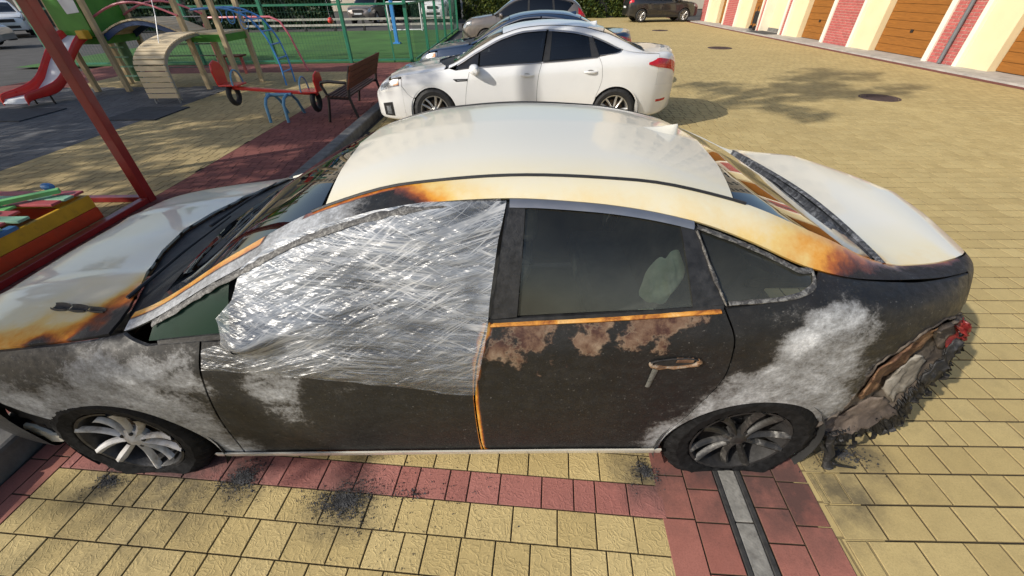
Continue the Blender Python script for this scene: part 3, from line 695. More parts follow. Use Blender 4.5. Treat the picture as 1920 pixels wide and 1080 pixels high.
for i in range(8): MB().box(-15.1+i*1.7, -14.98+i*1.7, 25.75, 25.87, 0, .75).build('post', M['char_b'], be)
for z in (.28, .55): MB().box(-15.1, -3.1, 25.74, 25.79, z-.05, z+.05).build('board', M['concrete'], be)
bl = thing('hanging_ball', (-6.2, 15.5, 1.0), 'small red ball hanging behind the court fence', 'ball')
MB().lathe([(.001, -.10), (.05, -.088), (.087, -.05), (.10, 0), (.087, .05), (.05, .088), (.001, .10)], 16, (-6.2, 15.5, 1.0), 'z').build('ball', M['red_plastic'], bl, smooth=True)
MB().tube([(-6.2, 15.5, 1.1), (-6.2, 15.5, 2.6)], .004, 5).build('cord', M['white_metal'], bl)
bs = thing('basketball_stand', (-4.7, 18.6, 0), 'bright blue post of a basketball stand inside the court', 'post')
MB().box(-4.78, -4.64, 18.55, 18.69, 0, 3.0).build('post', M['blue_tube'], bs, bevel=.01)
MB().box(-4.86, -4.56, 18.47, 18.77, .002, .05).build('base', M['blue_tube'], bs)
MB().bar((-4.71, 18.62, 1.4), (-4.45, 18.0, 2.6), .05, .05).build('strut', M['blue_tube'], bs)
# ---------------------------------------------------------------- climbing frame
pf = thing('play_tower', (-7.8, 9.2, 0), 'wooden climbing frame with two towers, arched bridge, slatted ramp and blue ladder', 'play equipment')
tw = [(-9.71, 8.78), (-8.93, 8.76), (-9.71, 9.85), (-8.93, 9.85), (-7.07, 8.93), (-6.28, 8.95), (-7.1, 9.85), (-6.25, 9.88)]
for x, y in tw: MB().box(x-.05, x+.05, y-.05, y+.05, 0, 2.6).build('post', M['wood_pale'], pf, bevel=.008)
for (x0, x1, y0, y1) in ((-9.75, -8.9, 8.8, 9.85), (-7.1, -6.25, 8.95, 9.88)):
    n = 7
    for i in range(n): MB().box(x0, x1, y0+(y1-y0)*i/n+.006, y0+(y1-y0)*(i+1)/n-.006, 1.10, 1.14).build('deck_board', M['wood_slat'], pf)
    for (a, b, c_, d) in ((x0, x1, y0-.02, y0+.02), (x0, x1, y1-.02, y1+.02), (x1-.02, x1+.02, y0+.02, y1-.02)):
        MB().box(a, b, c_, d, .96, 1.10).build('deck_beam', M['green_panel'], pf)
MB().box(-9.70, -9.0, 8.70, 8.74, 1.12, 2.2).build('side_panel', M['green_panel'], pf)
MB().box(-9.02, -8.98, 8.8, 9.8, 1.14, 2.0).build('side_panel', M['green_panel'], pf)
MB().add([(-9.32, 8.69, 1.52), (-9.03, 8.69, 1.55), (-9.0, 8.69, 2.0), (-9.4, 8.69, 2.0)], [(0, 1, 2, 3)]).build('notice_board', M['white_metal'], pf)
MB().lathe([(.11, 0), (.11, .9)], 16, (-9.25, 9.6, .1), 'z').build('spiral_pole', M['green_tube'], pf, smooth=True)
for i in range(5): MB().bar((-9.45, 9.3, .25+.2*i), (-9.0, 9.3, .25+.2*i), .05, .03).build('rung', M['mint'], pf)
# arched bridge
def arcpt(q, x0, x1, z0, rise): return x0+(x1-x0)*q, z0+rise*math.sin(math.pi*q)
nS = 17
for i in range(nS):
    q0, q1 = (i+.06)/nS, (i+.94)/nS; xa, za = arcpt(q0, -8.93, -7.1, 1.13, .26); xb, zb_ = arcpt(q1, -8.93, -7.1, 1.13, .26)
    MB().add([(xa, 8.82, za), (xb, 8.82, zb_), (xb, 9.78, zb_), (xa, 9.78, za), (xa, 8.82, za+.03), (xb, 8.82, zb_+.03), (xb, 9.78, zb_+.03), (xa, 9.78, za+.03)], [(0,3,2,1),(4,5,6,7),(0,1,5,4),(1,2,6,5),(2,3,7,6),(3,0,4,7)]).build('bridge_slat', M['wood_slat'], pf)
for y in (8.86, 9.74):
    G = []
    for i in range(17):
        x, z = arcpt(i/16, -8.93, -7.1, 1.12, .26); G.append([(x, y-.02, z-.13+.05*math.sin(math.pi*i/16)), (x, y-.02, z), (x, y+.02, z), (x, y+.02, z-.13+.05*math.sin(math.pi*i/16)), (x, y-.02, z-.13+.05*math.sin(math.pi*i/16))])
    MB().grid(G).build('bridge_beam', M['blue_dark'], pf)
    MB().tube([(arcpt(i/14, -8.93, -7.05, 1.46, .25)[0], y, arcpt(i/14, -8.93, -7.05, 1.46, .25)[1]) for i in range(15)], .022, 8).build('bridge_rail', M['pink'], pf, smooth=True)
# slatted ramp: a quarter arch from the ground up to the deck
rp = []
for i in range(19):
    q = i/18
    if q < .35: y, z = 7.36+.02*q/.35, .10+.55*q/.35
    else:
        a = (q-.35)/.65*math.pi/2; y, z = 7.38+1.45*(1-math.cos(a))*1.0, .65+.49*math.sin(a)
    rp.append((y, z))
L = np.r_[0, np.cumsum([math.hypot(rp[i+1][0]-rp[i][0], rp[i+1][1]-rp[i][1]) for i in range(18)])]
def rat(s_): return float(np.interp(s_, L, [p[0] for p in rp])), float(np.interp(s_, L, [p[1] for p in rp]))
s_ = .01
while s_ < L[-1]-.02:
    (ya, za), (yb, zb_) = rat(s_), rat(min(L[-1], s_+.085)); d = Vector((0, yb-ya, zb_-za)).normalized(); n_ = Vector((0, -d.z, d.y))*.028
    MB().add([(-7.36, ya, za), (-6.72, ya, za), (-6.72, yb, zb_), (-7.36, yb, zb_)]+[(p[0], p[1]+n_.y, p[2]+n_.z) for p in [(-7.36, ya, za), (-6.72, ya, za), (-6.72, yb, zb_), (-7.36, yb, zb_)]], [(0,3,2,1),(4,5,6,7),(0,1,5,4),(1,2,6,5),(2,3,7,6),(3,0,4,7)]).build('ramp_slat', M['wood_slat'], pf, bevel=.004)
    s_ += .10
for x in (-7.30, -6.78):
    G = [[(x-.02, rat(q)[0]+.03, rat(q)[1]-.01), (x+.02, rat(q)[0]+.03, rat(q)[1]-.01), (x+.02, rat(q)[0]+.10, rat(q)[1]-.05), (x-.02, rat(q)[0]+.10, rat(q)[1]-.05), (x-.02, rat(q)[0]+.03, rat(q)[1]-.01)] for q in np.linspace(0, L[-1], 24)]
    MB().grid(G).build('ramp_beam', M['galv'], pf)
    MB().tube([(x, 7.4, 0), (x, 7.4, .3)], .018, 8).build('ramp_foot', M['galv'], pf)
MB().tube([(-7.02, 7.85, .97), (-6.98, 8.1, 1.5), (-6.9, 8.3, 2.3)], .008, 6).build('rope', M['white_metal'], pf)
# blue arched ladder
arcs = {}
for y in (9.3, 9.8):
    ctl = [(-7.0, 1.55), (-6.47, 1.58), (-6.1, 1.55), (-5.69, 1.37), (-5.45, .98), (-5.35, .46), (-5.36, 0)]
    pl = spl2 = None
    t_ = np.r_[0, np.cumsum([math.hypot(ctl[i+1][0]-ctl[i][0], ctl[i+1][1]-ctl[i][1]) for i in range(6)])]
    tt = np.linspace(0, t_[-1], 30)
    def cr(vals):
        return np.interp(tt, t_, vals)
    xs_, zs_ = cr([c_[0] for c_ in ctl]), cr([c_[1] for c_ in ctl])
    for _ in range(2):
        xs_[1:-1] = (xs_[:-2]+2*xs_[1:-1]+xs_[2:])/4; zs_[1:-1] = (zs_[:-2]+2*zs_[1:-1]+zs_[2:])/4
    arcs[y] = [(float(a), y, float(b)) for a, b in zip(xs_, zs_)]
    MB().tube(arcs[y], .021, 8).build('ladder_rail', M['blue_tube'], pf, smooth=True)
for i in range(5, 29, 3): MB().tube([arcs[9.3][i], arcs[9.8][i]], .016, 8).build('ladder_rung', M['blue_tube'], pf, smooth=True)
for i in (6, 9, 12):
    for y in (9.3, 9.8):
        p = arcs[y][i]; MB().tube([(p[0]+.11*math.cos(a)*.8, p[1]+.02*math.sin(a), p[2]-.14+.13*math.sin(a)) for a in np.linspace(0, 2*math.pi, 15)[:-1]], .010, 6, closed=True).build('hand_ring', M['blue_tube'], pf, smooth=True)
# ladder bars on the back of the frame (pale steel)
for z in (.35, .6, .85, 1.1, 1.4): MB().tube([(-8.9, 9.85, z), (-7.1, 9.85, z)], .014, 6).build('cross_bar', M['galv'], pf, smooth=True)
# slide
sl = thing('slide', (-9.6, 7.9, 0), 'red sided slide with a bright steel chute running down from the left tower', 'slide')
sp_ = [(8.70, 1.14), (8.45, 1.02), (8.15, .72), (7.90, .42), (7.70, .26), (7.52, .20), (7.30, .19), (7.12, .17), (7.06, .10)]
def sx(y): return -9.34-.62*(8.70-y)/1.6
for e, nm in ((-.26, 'side_wall'), (.26, 'side_wall')):
    G = [[(sx(y)+e-.02, y, z-.04), (sx(y)+e-.03, y, z+.17-(.05 if i > 5 else 0)), (sx(y)+e+.03, y, z+.17-(.05 if i > 5 else 0)), (sx(y)+e+.02, y, z-.04), (sx(y)+e-.02, y, z-.04)] for i, (y, z) in enumerate(sp_)]
    g = MB().grid(G); g.f += [(0, 1, 2, 3), tuple(len(g.v)-5+k for k in (3, 2, 1, 0))]
    o = g.build(nm, M['red_plastic'], sl, smooth=True, ang=60); o.modifiers.new('s', 'SUBSURF').levels = 1
o = MB().grid([[(sx(y)-.25, y, z), (sx(y), y, z-.012), (sx(y)+.25, y, z)] for y, z in sp_]).build('chute', M['white_metal'], sl, smooth=True, ang=80)
for e in (-.2, .2): MB().tube([(sx(7.5)+e, 7.5, 0), (sx(7.5)+e, 7.5, .2)], .018, 8).build('foot', M['bench_iron'], sl)
MB().box(-9.16, -8.98, 8.45, 8.62, 1.08, 1.24).build('top_cap', M['yellow'], sl, bevel=.02)
# ---------------------------------------------------------------- see-saw
ss = thing('seesaw', (-3.87, 6.05, 0), 'red and blue see-saw with tyre buffers and a red backrest at each end', 'see-saw')
for x in (-4.03, -3.71):
    MB().tube([(x, 5.72, 0), (x, 5.74, .28), (x, 5.82, .37), (x, 5.95, .40), (x, 6.12, .38), (x, 6.28, .25), (x, 6.42, 0)], .026, 10).build('support_hoop', M['blue_frame'], ss, smooth=True)
MB().tube([(-4.1, 6.0, .40), (-3.64, 6.0, .40)], .03, 10).build('pivot', M['blue_frame'], ss, smooth=True)
e0, e1 = Vector((-4.78, 6.05, .52)), Vector((-3.18, 6.05, .40))
MB().bar(e0, e1, .09, .05).build('beam', M['red_plastic'], ss, bevel=.01)
for e, s2, h in ((e0, 1, 1.0), (e1, -1, .85)):
    x, z = e.x+.12*s2, e.z
    MB().box(x-.17, x+.17, 5.89, 6.21, z+.03, z+.06).build('seat', M['red_plastic'], ss, bevel=.012)
    pl = [(x-.16*s2, 5.90, z+.05), (x-.16*s2, 5.88, z+.28*h), (x-.17*s2, 5.93, z+.38*h), (x-.17*s2, 6.05, z+.42*h), (x-.17*s2, 6.17, z+.38*h), (x-.16*s2, 6.22, z+.28*h), (x-.16*s2, 6.20, z+.05)]
    MB().prism(pl, (-.03*s2, 0, 0)).build('backrest', M['red_plastic'], ss, bevel=.01)
    MB().tube([(x+.1*s2, 6.05+.17*math.cos(a), z+.05+.22*math.sin(a)) for a in np.linspace(0, math.pi, 11)], .014, 8).build('handle_hoop', M['blue_frame'], ss, smooth=True)
    MB().tube([(x-.05*s2+.0*math.cos(a), 6.05+.14*math.cos(a), z-.12+.14*math.sin(a)) for a in np.linspace(0, 2*math.pi, 19)[:-1]], .045, 10, closed=True).build('tyre_buffer', M['rubber'], ss, smooth=True)
# ---------------------------------------------------------------- bench
bn = thing('park_bench', (-2.65, 6.5, 0), 'brown slatted park bench with dark iron frame facing the playground', 'bench')
for y in (5.70, 7.42):
    fr_ = MB()
    fr_.tube([(-2.95, y, 0), (-2.88, y, .30), (-2.86, y, .41), (-2.94, y, .60), (-2.93, y, .63), (-2.80, y, .645), (-2.50, y, .62)], .024, 8)
    fr_.tube([(-2.40, y, 0), (-2.46, y, .22), (-2.50, y, .40), (-2.47, y, .6), (-2.38, y, .87)], .026, 8)
    fr_.tube([(-2.88, y, .40), (-2.5, y, .38)], .024, 8)
    fr_.build('end_frame', M['bench_iron'], bn, smooth=True)
for i in range(6): MB().box(-2.90+.068*i, -2.845+.068*i, 5.66, 7.46, .412-.004*i, .437-.004*i).build('seat_slat', M['wood_seat'], bn, bevel=.006)
for i in range(4):
    z = .52+.09*i; x = -2.475+.033*i
    MB().add([(x-.02, 5.66, z), (x+.01, 5.66, z), (x+.01, 7.46, z), (x-.02, 7.46, z), (x+.01, 5.66, z+.085), (x+.04, 5.66, z+.085), (x+.04, 7.46, z+.085), (x+.01, 7.46, z+.085)], [(0,3,2,1),(4,5,6,7),(0,1,5,4),(1,2,6,5),(2,3,7,6),(3,0,4,7)]).build('back_slat', M['wood_bench'], bn, bevel=.006)
# ---------------------------------------------------------------- sandbox with canopy posts
sb = thing('sandbox', (-4.9, 1.0, 0), 'low sandbox painted yellow, red and blue with a slatted colourful lid', 'sandbox')
for (x0, x1, y0, y1) in ((-4.04, -4.0, .0, 1.94), (-5.8, -5.76, .0, 1.94), (-5.76, -4.04, 1.90, 1.94), (-5.76, -4.04, 0, .04)):
    MB().box(x0, x1, y0, y1, .004, .12).build('lower_board', M['orange_red'], sb, bevel=.004)
    MB().box(x0+.002, x1-.002, y0+.002, y1-.002, .124, .25).build('upper_board', M['yellow'], sb, bevel=.004)
MB().box(-4.06, -3.99, .0, 1.2, .252, .285).build('edge_board', M['lid_blue'], sb, bevel=.004)
for i, (k, xr) in enumerate([('mint', -4.02), ('lid_red', -4.10), ('mint', -4.0), ('lid_red', -4.2), ('leaf_paint', -4.35), ('lid_red', -4.02), ('mint', -4.0), ('lid_red', -4.0)]):
    MB().box(-5.75, xr, 1.0+.115*i+.004, 1.11+.115*i, .286, .308).build('lid_slat', M[k], sb, bevel=.004)
MB().bar((-4.75, 1.30, .34), (-4.12, 1.82, .35), .07, .04).build('loose_board', M['leaf_paint'], sb, bevel=.005)
MB().lathe([(.0, .05), (.028, .045), (.036, .02), (.036, -.02), (.028, -.045), (0, -.05)], 16, (-4.35, 1.93, .345), 'x').build('sand_toy', M['blue_tube'], sb, smooth=True)
sbag = MB(); G = []
for i in range(9):
    q = i/8; G.append([(-4.66+.16*math.cos(a)*(1-.55*q)*(1+.15*wob2), 1.22+.13*math.sin(a)*(1-.6*q), .31+.20*q) for a, wob2 in [(aa, math.sin(aa*5+i)) for aa in np.linspace(0, 2*math.pi, 15)]])
tag(sbag.grid(G).build('plastic_bag', M['galv'], smooth=True, ang=80), 'crumpled grey plastic bag left on the sandbox lid', 'bag')
cn = thing('canopy_frame', (-3.81, 2.35, 0), 'dark red square steel canopy frame standing over the sandbox', 'canopy')
for x, y in ((-3.81, 2.35), (-3.81, -.45), (-6.2, 2.35), (-6.2, -.45)):
    MB().box(x-.05, x+.05, y-.05, y+.05, 0, 2.5).build('post', M['red_paint'], cn, bevel=.006)
for (x0, x1, y0, y1) in ((-3.85, -3.77, -.4, 2.3), (-6.24, -6.16, -.4, 2.3), (-6.15, -3.86, 2.31, 2.39), (-6.15, -3.86, -.49, -.41)):
    MB().box(x0, x1, y0, y1, .004, .06).build('base_rail', M['red_paint'], cn, bevel=.005)
    MB().box(x0, x1, y0, y1, 2.42, 2.5).build('top_rail', M['red_paint'], cn, bevel=.005)
MB().add([(-6.4, -.65, 2.5), (-3.6, -.65, 2.5), (-3.6, 2.55, 2.5), (-6.4, 2.55, 2.5), (-5, .95, 3.1)], [(0, 1, 4), (1, 2, 4), (2, 3, 4), (3, 0, 4)]).build('roof_sheet', M['red_paint'], cn)
# a red climbing bar and small bench behind the frame
rb = thing('climbing_bar', (-7.0, 11.6, 0), 'faded red tubular climbing bar behind the blue ladder', 'play equipment')
MB().tube([(-8.3, 11.6, 0), (-8.3, 11.6, 1.15), (-8.1, 11.6, 1.3), (-6.4, 11.6, 1.3), (-6.15, 11.6, 1.2), (-6.0, 11.6, .9), (-5.75, 11.6, 0)], .028, 8).build('hoop', M['pink'], rb, smooth=True)
rs = thing('play_table', (-7.6, 11.2, 0), 'small brown play table seen between the wooden posts', 'table')
MB().box(-7.95, -7.3, 11.0, 11.4, .42, .46).build('table_top', M['wood_bench'], rs, bevel=.008)
for x in (-7.88, -7.37): MB().box(x-.03, x+.03, 11.17, 11.23, 0, .42).build('leg', M['red_faded'], rs)
wl_ = thing('carport_wall', (-36, 33, 0), 'grey garage wall with dark openings beyond the road', 'wall')
for i in range(5): MB().box(-44+i*4.6, -43.2+i*4.6, 33, 33.6, 0, 3).build('pier', M['concrete'], wl_)
MB().box(-44, -20, 33.62, 34, 0, 3).build('back_wall', M['char_b'], wl_)
# ---------------------------------------------------------------- car body surface
def pchip(xs, ys):
    x = np.array(xs, float); y = np.array(ys, float); h = np.diff(x); d = np.diff(y)/h
    m = np.zeros(len(x)); m[0] = d[0]; m[-1] = d[-1]
    for i in range(1, len(x)-1):
        if d[i-1]*d[i] > 0:
            w1 = 2*h[i]+h[i-1]; w2 = h[i]+2*h[i-1]
            m[i] = (w1+w2)/(w1/d[i-1]+w2/d[i])
    def f(t):
        t = np.clip(np.asarray(t, float), x[0], x[-1])
        i = np.clip(np.searchsorted(x, t, side='right')-1, 0, len(x)-2)
        s = (t-x[i])/h[i]
        return ((1+2*s)*(1-s)**2*y[i]+s*(1-s)**2*h[i]*m[i]+s*s*(3-2*s)*y[i+1]+s*s*(s-1)*h[i]*m[i+1])
    return f
def cv(txt):
    v = [tuple(map(float, a.split(':'))) for a in txt.split()]
    return pchip([a for a, b in v], [b for a, b in v])
SEDAN = dict(
 x0=-2.42, x1=2.40,
 W ="-2.42:.52 -2.36:.67 -2.25:.77 -2.1:.835 -1.9:.88 -1.6:.905 -1.3:.915 -.5:.915 .5:.915 1:.92 1.4:.925 1.7:.90 1.95:.835 2.1:.755 2.2:.675 2.3:.55 2.36:.44 2.40:.30",
 zs="-2.42:.20 -2.3:.13 -1.9:.10 -1.0:.08 0:.09 1:.105 1.6:.15 2.1:.17 2.4:.24",
 zb="-2.42:.40 -2.36:.50 -2.25:.60 -2.05:.68 -1.6:.745 -1.2:.79 -.97:.815 -.8:.84 .27:.91 .69:.936 1.1:.975 1.35:.995 1.6:.99 1.9:.975 2.1:.95 2.25:.91 2.36:.80 2.40:.62",
 yr="-2.42:.42 -2.36:.58 -2.25:.69 -2.0:.79 -1.6:.825 -1.3:.82 -1.1:.80 -.68:.752 -.3:.70 .05:.675 .4:.665 .8:.672 1.1:.698 1.4:.745 1.6:.755 1.9:.725 2.1:.665 2.2:.59 2.3:.465 2.36:.36 2.40:.22",
 zr="-2.42:.405 -2.36:.515 -2.25:.625 -2.05:.71 -1.6:.78 -1.25:.825 -1.16:.84 -.68:1.06 -.30:1.222 .045:1.30 .34:1.312 .62:1.295 .99:1.233 1.2:1.165 1.43:1.075 1.6:1.035 1.9:1.01 2.1:1.0 2.25:.965 2.36:.83 2.40:.63",
 yd="-2.42:.34 -2.36:.50 -2.25:.61 -2.0:.70 -1.6:.735 -1.2:.73 -1.05:.705 -.68:.64 -.3:.585 0:.565 .4:.56 .8:.565 1.15:.59 1.5:.635 1.75:.655 1.95:.645 2.1:.605 2.2:.54 2.3:.41 2.36:.30 2.40:.17",
 zd="-2.42:.41 -2.36:.525 -2.25:.645 -2.05:.735 -1.6:.805 -1.25:.848 -1.10:.885 -.68:1.092 -.3:1.255 0:1.325 .4:1.35 .8:1.33 1.15:1.265 1.5:1.14 1.75:1.04 1.86:1.018 2.1:1.02 2.25:.985 2.36:.835 2.40:.635",
 zc="-2.42:.42 -2.36:.54 -2.25:.665 -2.05:.76 -1.8:.81 -1.5:.855 -1.42:.862 -1.16:.895 -.72:1.135 -.34:1.303 0:1.37 .4:1.395 .8:1.38 1.2:1.305 1.55:1.155 1.85:1.03 1.95:1.028 2.2:1.045 2.30:1.035 2.36:.86 2.40:.64")
class Shape:
    K = 10
    def __init__(s, spec, n=482):
        s.x0, s.x1 = spec['x0'], spec['x1']
        s.c = {k: cv(v) for k, v in spec.items() if isinstance(v, str)}
        s.sh = spec.get('sh', .13); s.zmax = spec.get('zmax', .46)
        s.X = np.linspace(s.x0, s.x1, n); s.T = [s._sec(x) for x in s.X]
    def _sec(s, x):
        c = {k: float(f(x)) for k, f in s.c.items()}
        W, zs, zb = c['W'], c['zs'], c['zb']
        hgt = zb-zs
        e = min(1., hgt/.6)
        P = [(W-.09*e, zs), (W-.035*e, zs+.03*e), (W-.018*e, zs+.2*hgt), (W, zs+.5*hgt), (W-.006*e, zb-s.sh*e), (W-.05*e, zb),
             (c['yr'], c['zr']), (c['yd'], c['zd']), (c['yd']*.55, c['zd']+(c['zc']-c['zd'])*.70), (0, c['zc'])]
        P = np.array(P)
        t = np.r_[0, np.cumsum(np.hypot(*np.diff(P, axis=0).T)+1e-6)]
        fy, fz = pchip(t, P[:, 0]), pchip(t, P[:, 1])
        tt = np.concatenate([np.linspace(t[i], t[i+1], s.K, endpoint=False) for i in range(len(t)-1)]+[[t[-1]]])
        return fy(tt), fz(tt)
    def _ix(s, x):
        f = (np.clip(x, s.x0, s.x1)-s.x0)/(s.x1-s.x0)*(len(s.X)-1)
        i = min(int(f), len(s.X)-2)
        return i, f-i
    def side(s, x, z):          # half width at height z (up to the window rail)
        i, f = s._ix(x); k = 6*s.K+1
        a = np.interp(z, s.T[i][1][:k], s.T[i][0][:k]); b = np.interp(z, s.T[i+1][1][:k], s.T[i+1][0][:k])
        return a*(1-f)+b*f
    def top(s, x, y):           # height at half width y (from the rail inwards)
        i, f = s._ix(x); k = 5*s.K; y = abs(y)
        a = np.interp(-y, -s.T[i][0][k:], s.T[i][1][k:]); b = np.interp(-y, -s.T[i+1][0][k:], s.T[i+1][1][k:])
        return a*(1-f)+b*f
    def pt(s, x, u):            # u in control-point units 0..9
        i, f = s._ix(x); j = u*s.K
        J = np.arange(len(s.T[0][0]))
        g = lambda q: (np.interp(j, J, s.T[q][0]), np.interp(j, J, s.T[q][1]))
        (ya, za), (yb, zb) = g(i), g(i+1)
        return ya*(1-f)+yb*f, za*(1-f)+zb*f
def inside(p, poly):
    x, y = p; r = False; n = len(poly)
    for i in range(n):
        (x0, y0), (x1, y1) = poly[i], poly[i-1]
        if (y0 > y) != (y1 > y) and x < (x1-x0)*(y-y0)/(y1-y0)+x0: r = not r
    return r
def shrink(poly, g):
    n = len(poly); A = sum(poly[i-1][0]*poly[i][1]-poly[i][0]*poly[i-1][1] for i in range(n))
    sg = 1 if A > 0 else -1; out = []
    for i in range(n):
        a, b, c = Vector(poly[i-1]), Vector(poly[i]), Vector(poly[(i+1) % n])
        d1, d2 = (b-a), (c-b)
        if d1.length < 1e-6 or d2.length < 1e-6: out.append(tuple(b)); continue
        n1, n2 = Vector((-d1.y, d1.x)).normalized()*sg, Vector((-d2.y, d2.x)).normalized()*sg
        m = n1+n2
        if m.length < .2: m = n1
        m.normalize(); k = min(2.2, 1/max(.3, m.dot(n1)))
        out.append(tuple(b+m*g*k))
    return out
def clip_cell(poly, x0, x1, y0, y1):
    def cl(ps, f, inter):
        o = []
        for i in range(len(ps)):
            a, b = ps[i-1], ps[i]; fa, fb = f(a), f(b)
            if fb:
                if not fa: o.append(inter(a, b))
                o.append(b)
            elif fa: o.append(inter(a, b))
        return o
    ix = lambda X: (lambda a, b: (X, a[1]+(b[1]-a[1])*(X-a[0])/(b[0]-a[0])))
    iy = lambda Y: (lambda a, b: (a[0]+(b[0]-a[0])*(Y-a[1])/(b[1]-a[1]), Y))
    for f, it in ((lambda p: p[0] >= x0, ix(x0)), (lambda p: p[0] <= x1, ix(x1)), (lambda p: p[1] >= y0, iy(y0)), (lambda p: p[1] <= y1, iy(y1))):
        poly = cl(poly, f, it)
        if len(poly) < 3: return []
    return poly
def tess(poly, st, st2=None):
    st2 = st2 or st
    if sum(poly[i-1][0]*poly[i][1]-poly[i][0]*poly[i-1][1] for i in range(len(poly))) < 0: poly = poly[::-1]
    xs = [p[0] for p in poly]; ys = [p[1] for p in poly]
    i0, i1 = math.floor(min(xs)/st), math.ceil(max(xs)/st); j0, j1 = math.floor(min(ys)/st2), math.ceil(max(ys)/st2)
    hot = set()
    for k in range(len(poly)):
        a, b = poly[k-1], poly[k]; L = max(2, int(math.hypot(b[0]-a[0], b[1]-a[1])/(min(st, st2)*.2)))
        for q in range(L+1):
            hot.add((math.floor((a[0]+(b[0]-a[0])*q/L)/st), math.floor((a[1]+(b[1]-a[1])*q/L)/st2)))
    V = {}; vs = []; fs = []
    def vid(p):
        k = (round(p[0], 4), round(p[1], 4))
        if k not in V: V[k] = len(vs); vs.append(p)
        return V[k]
    for i in range(i0, i1):
        for j in range(j0, j1):
            x0, x1, y0, y1 = i*st, (i+1)*st, j*st2, (j+1)*st2
            if (i, j) in hot:
                c = clip_cell(poly, x0, x1, y0, y1)
            elif inside(((x0+x1)/2, (y0+y1)/2), poly): c = [(x0,y0),(x1,y0),(x1,y1),(x0,y1)]
            else: continue
            ids = []
            for p in c:
                k = vid(p)
                if not ids or (ids[-1] != k): ids.append(k)
            if len(ids) > 1 and ids[0] == ids[-1]: ids.pop()
            todo = [ids]
            while todo:
                q = todo.pop(); dup = None
                for a in range(len(q)):
                    for b in range(a+1, len(q)):
                        if q[a] == q[b]: dup = (a, b); break
                    if dup: break
                if dup: todo += [q[dup[0]:dup[1]], q[:dup[0]]+q[dup[1]:]]
                elif len(q) >= 3 and abs(sum(vs[q[k-1]][0]*vs[q[k]][1]-vs[q[k]][0]*vs[q[k-1]][1] for k in range(len(q)))) > 1e-8: fs.append(tuple(q))
    return vs, fs
def spl(pts, n=8):            # smooth open polyline
    t = np.r_[0, np.cumsum([math.hypot(pts[i+1][0]-pts[i][0], pts[i+1][1]-pts[i][1]) for i in range(len(pts)-1)])]
    fx, fy = pchip(t, [p[0] for p in pts]), pchip(t, [p[1] for p in pts])
    tt = np.linspace(0, t[-1], n*(len(pts)-1)+1); return list(zip(fx(tt).tolist(), fy(tt).tolist()))
def arc(cx, cy, r, a0, a1, n=24): return [(cx+r*math.cos(R(a0+(a1-a0)*i/n)), cy+r*math.sin(R(a0+(a1-a0)*i/n))) for i in range(n+1)]
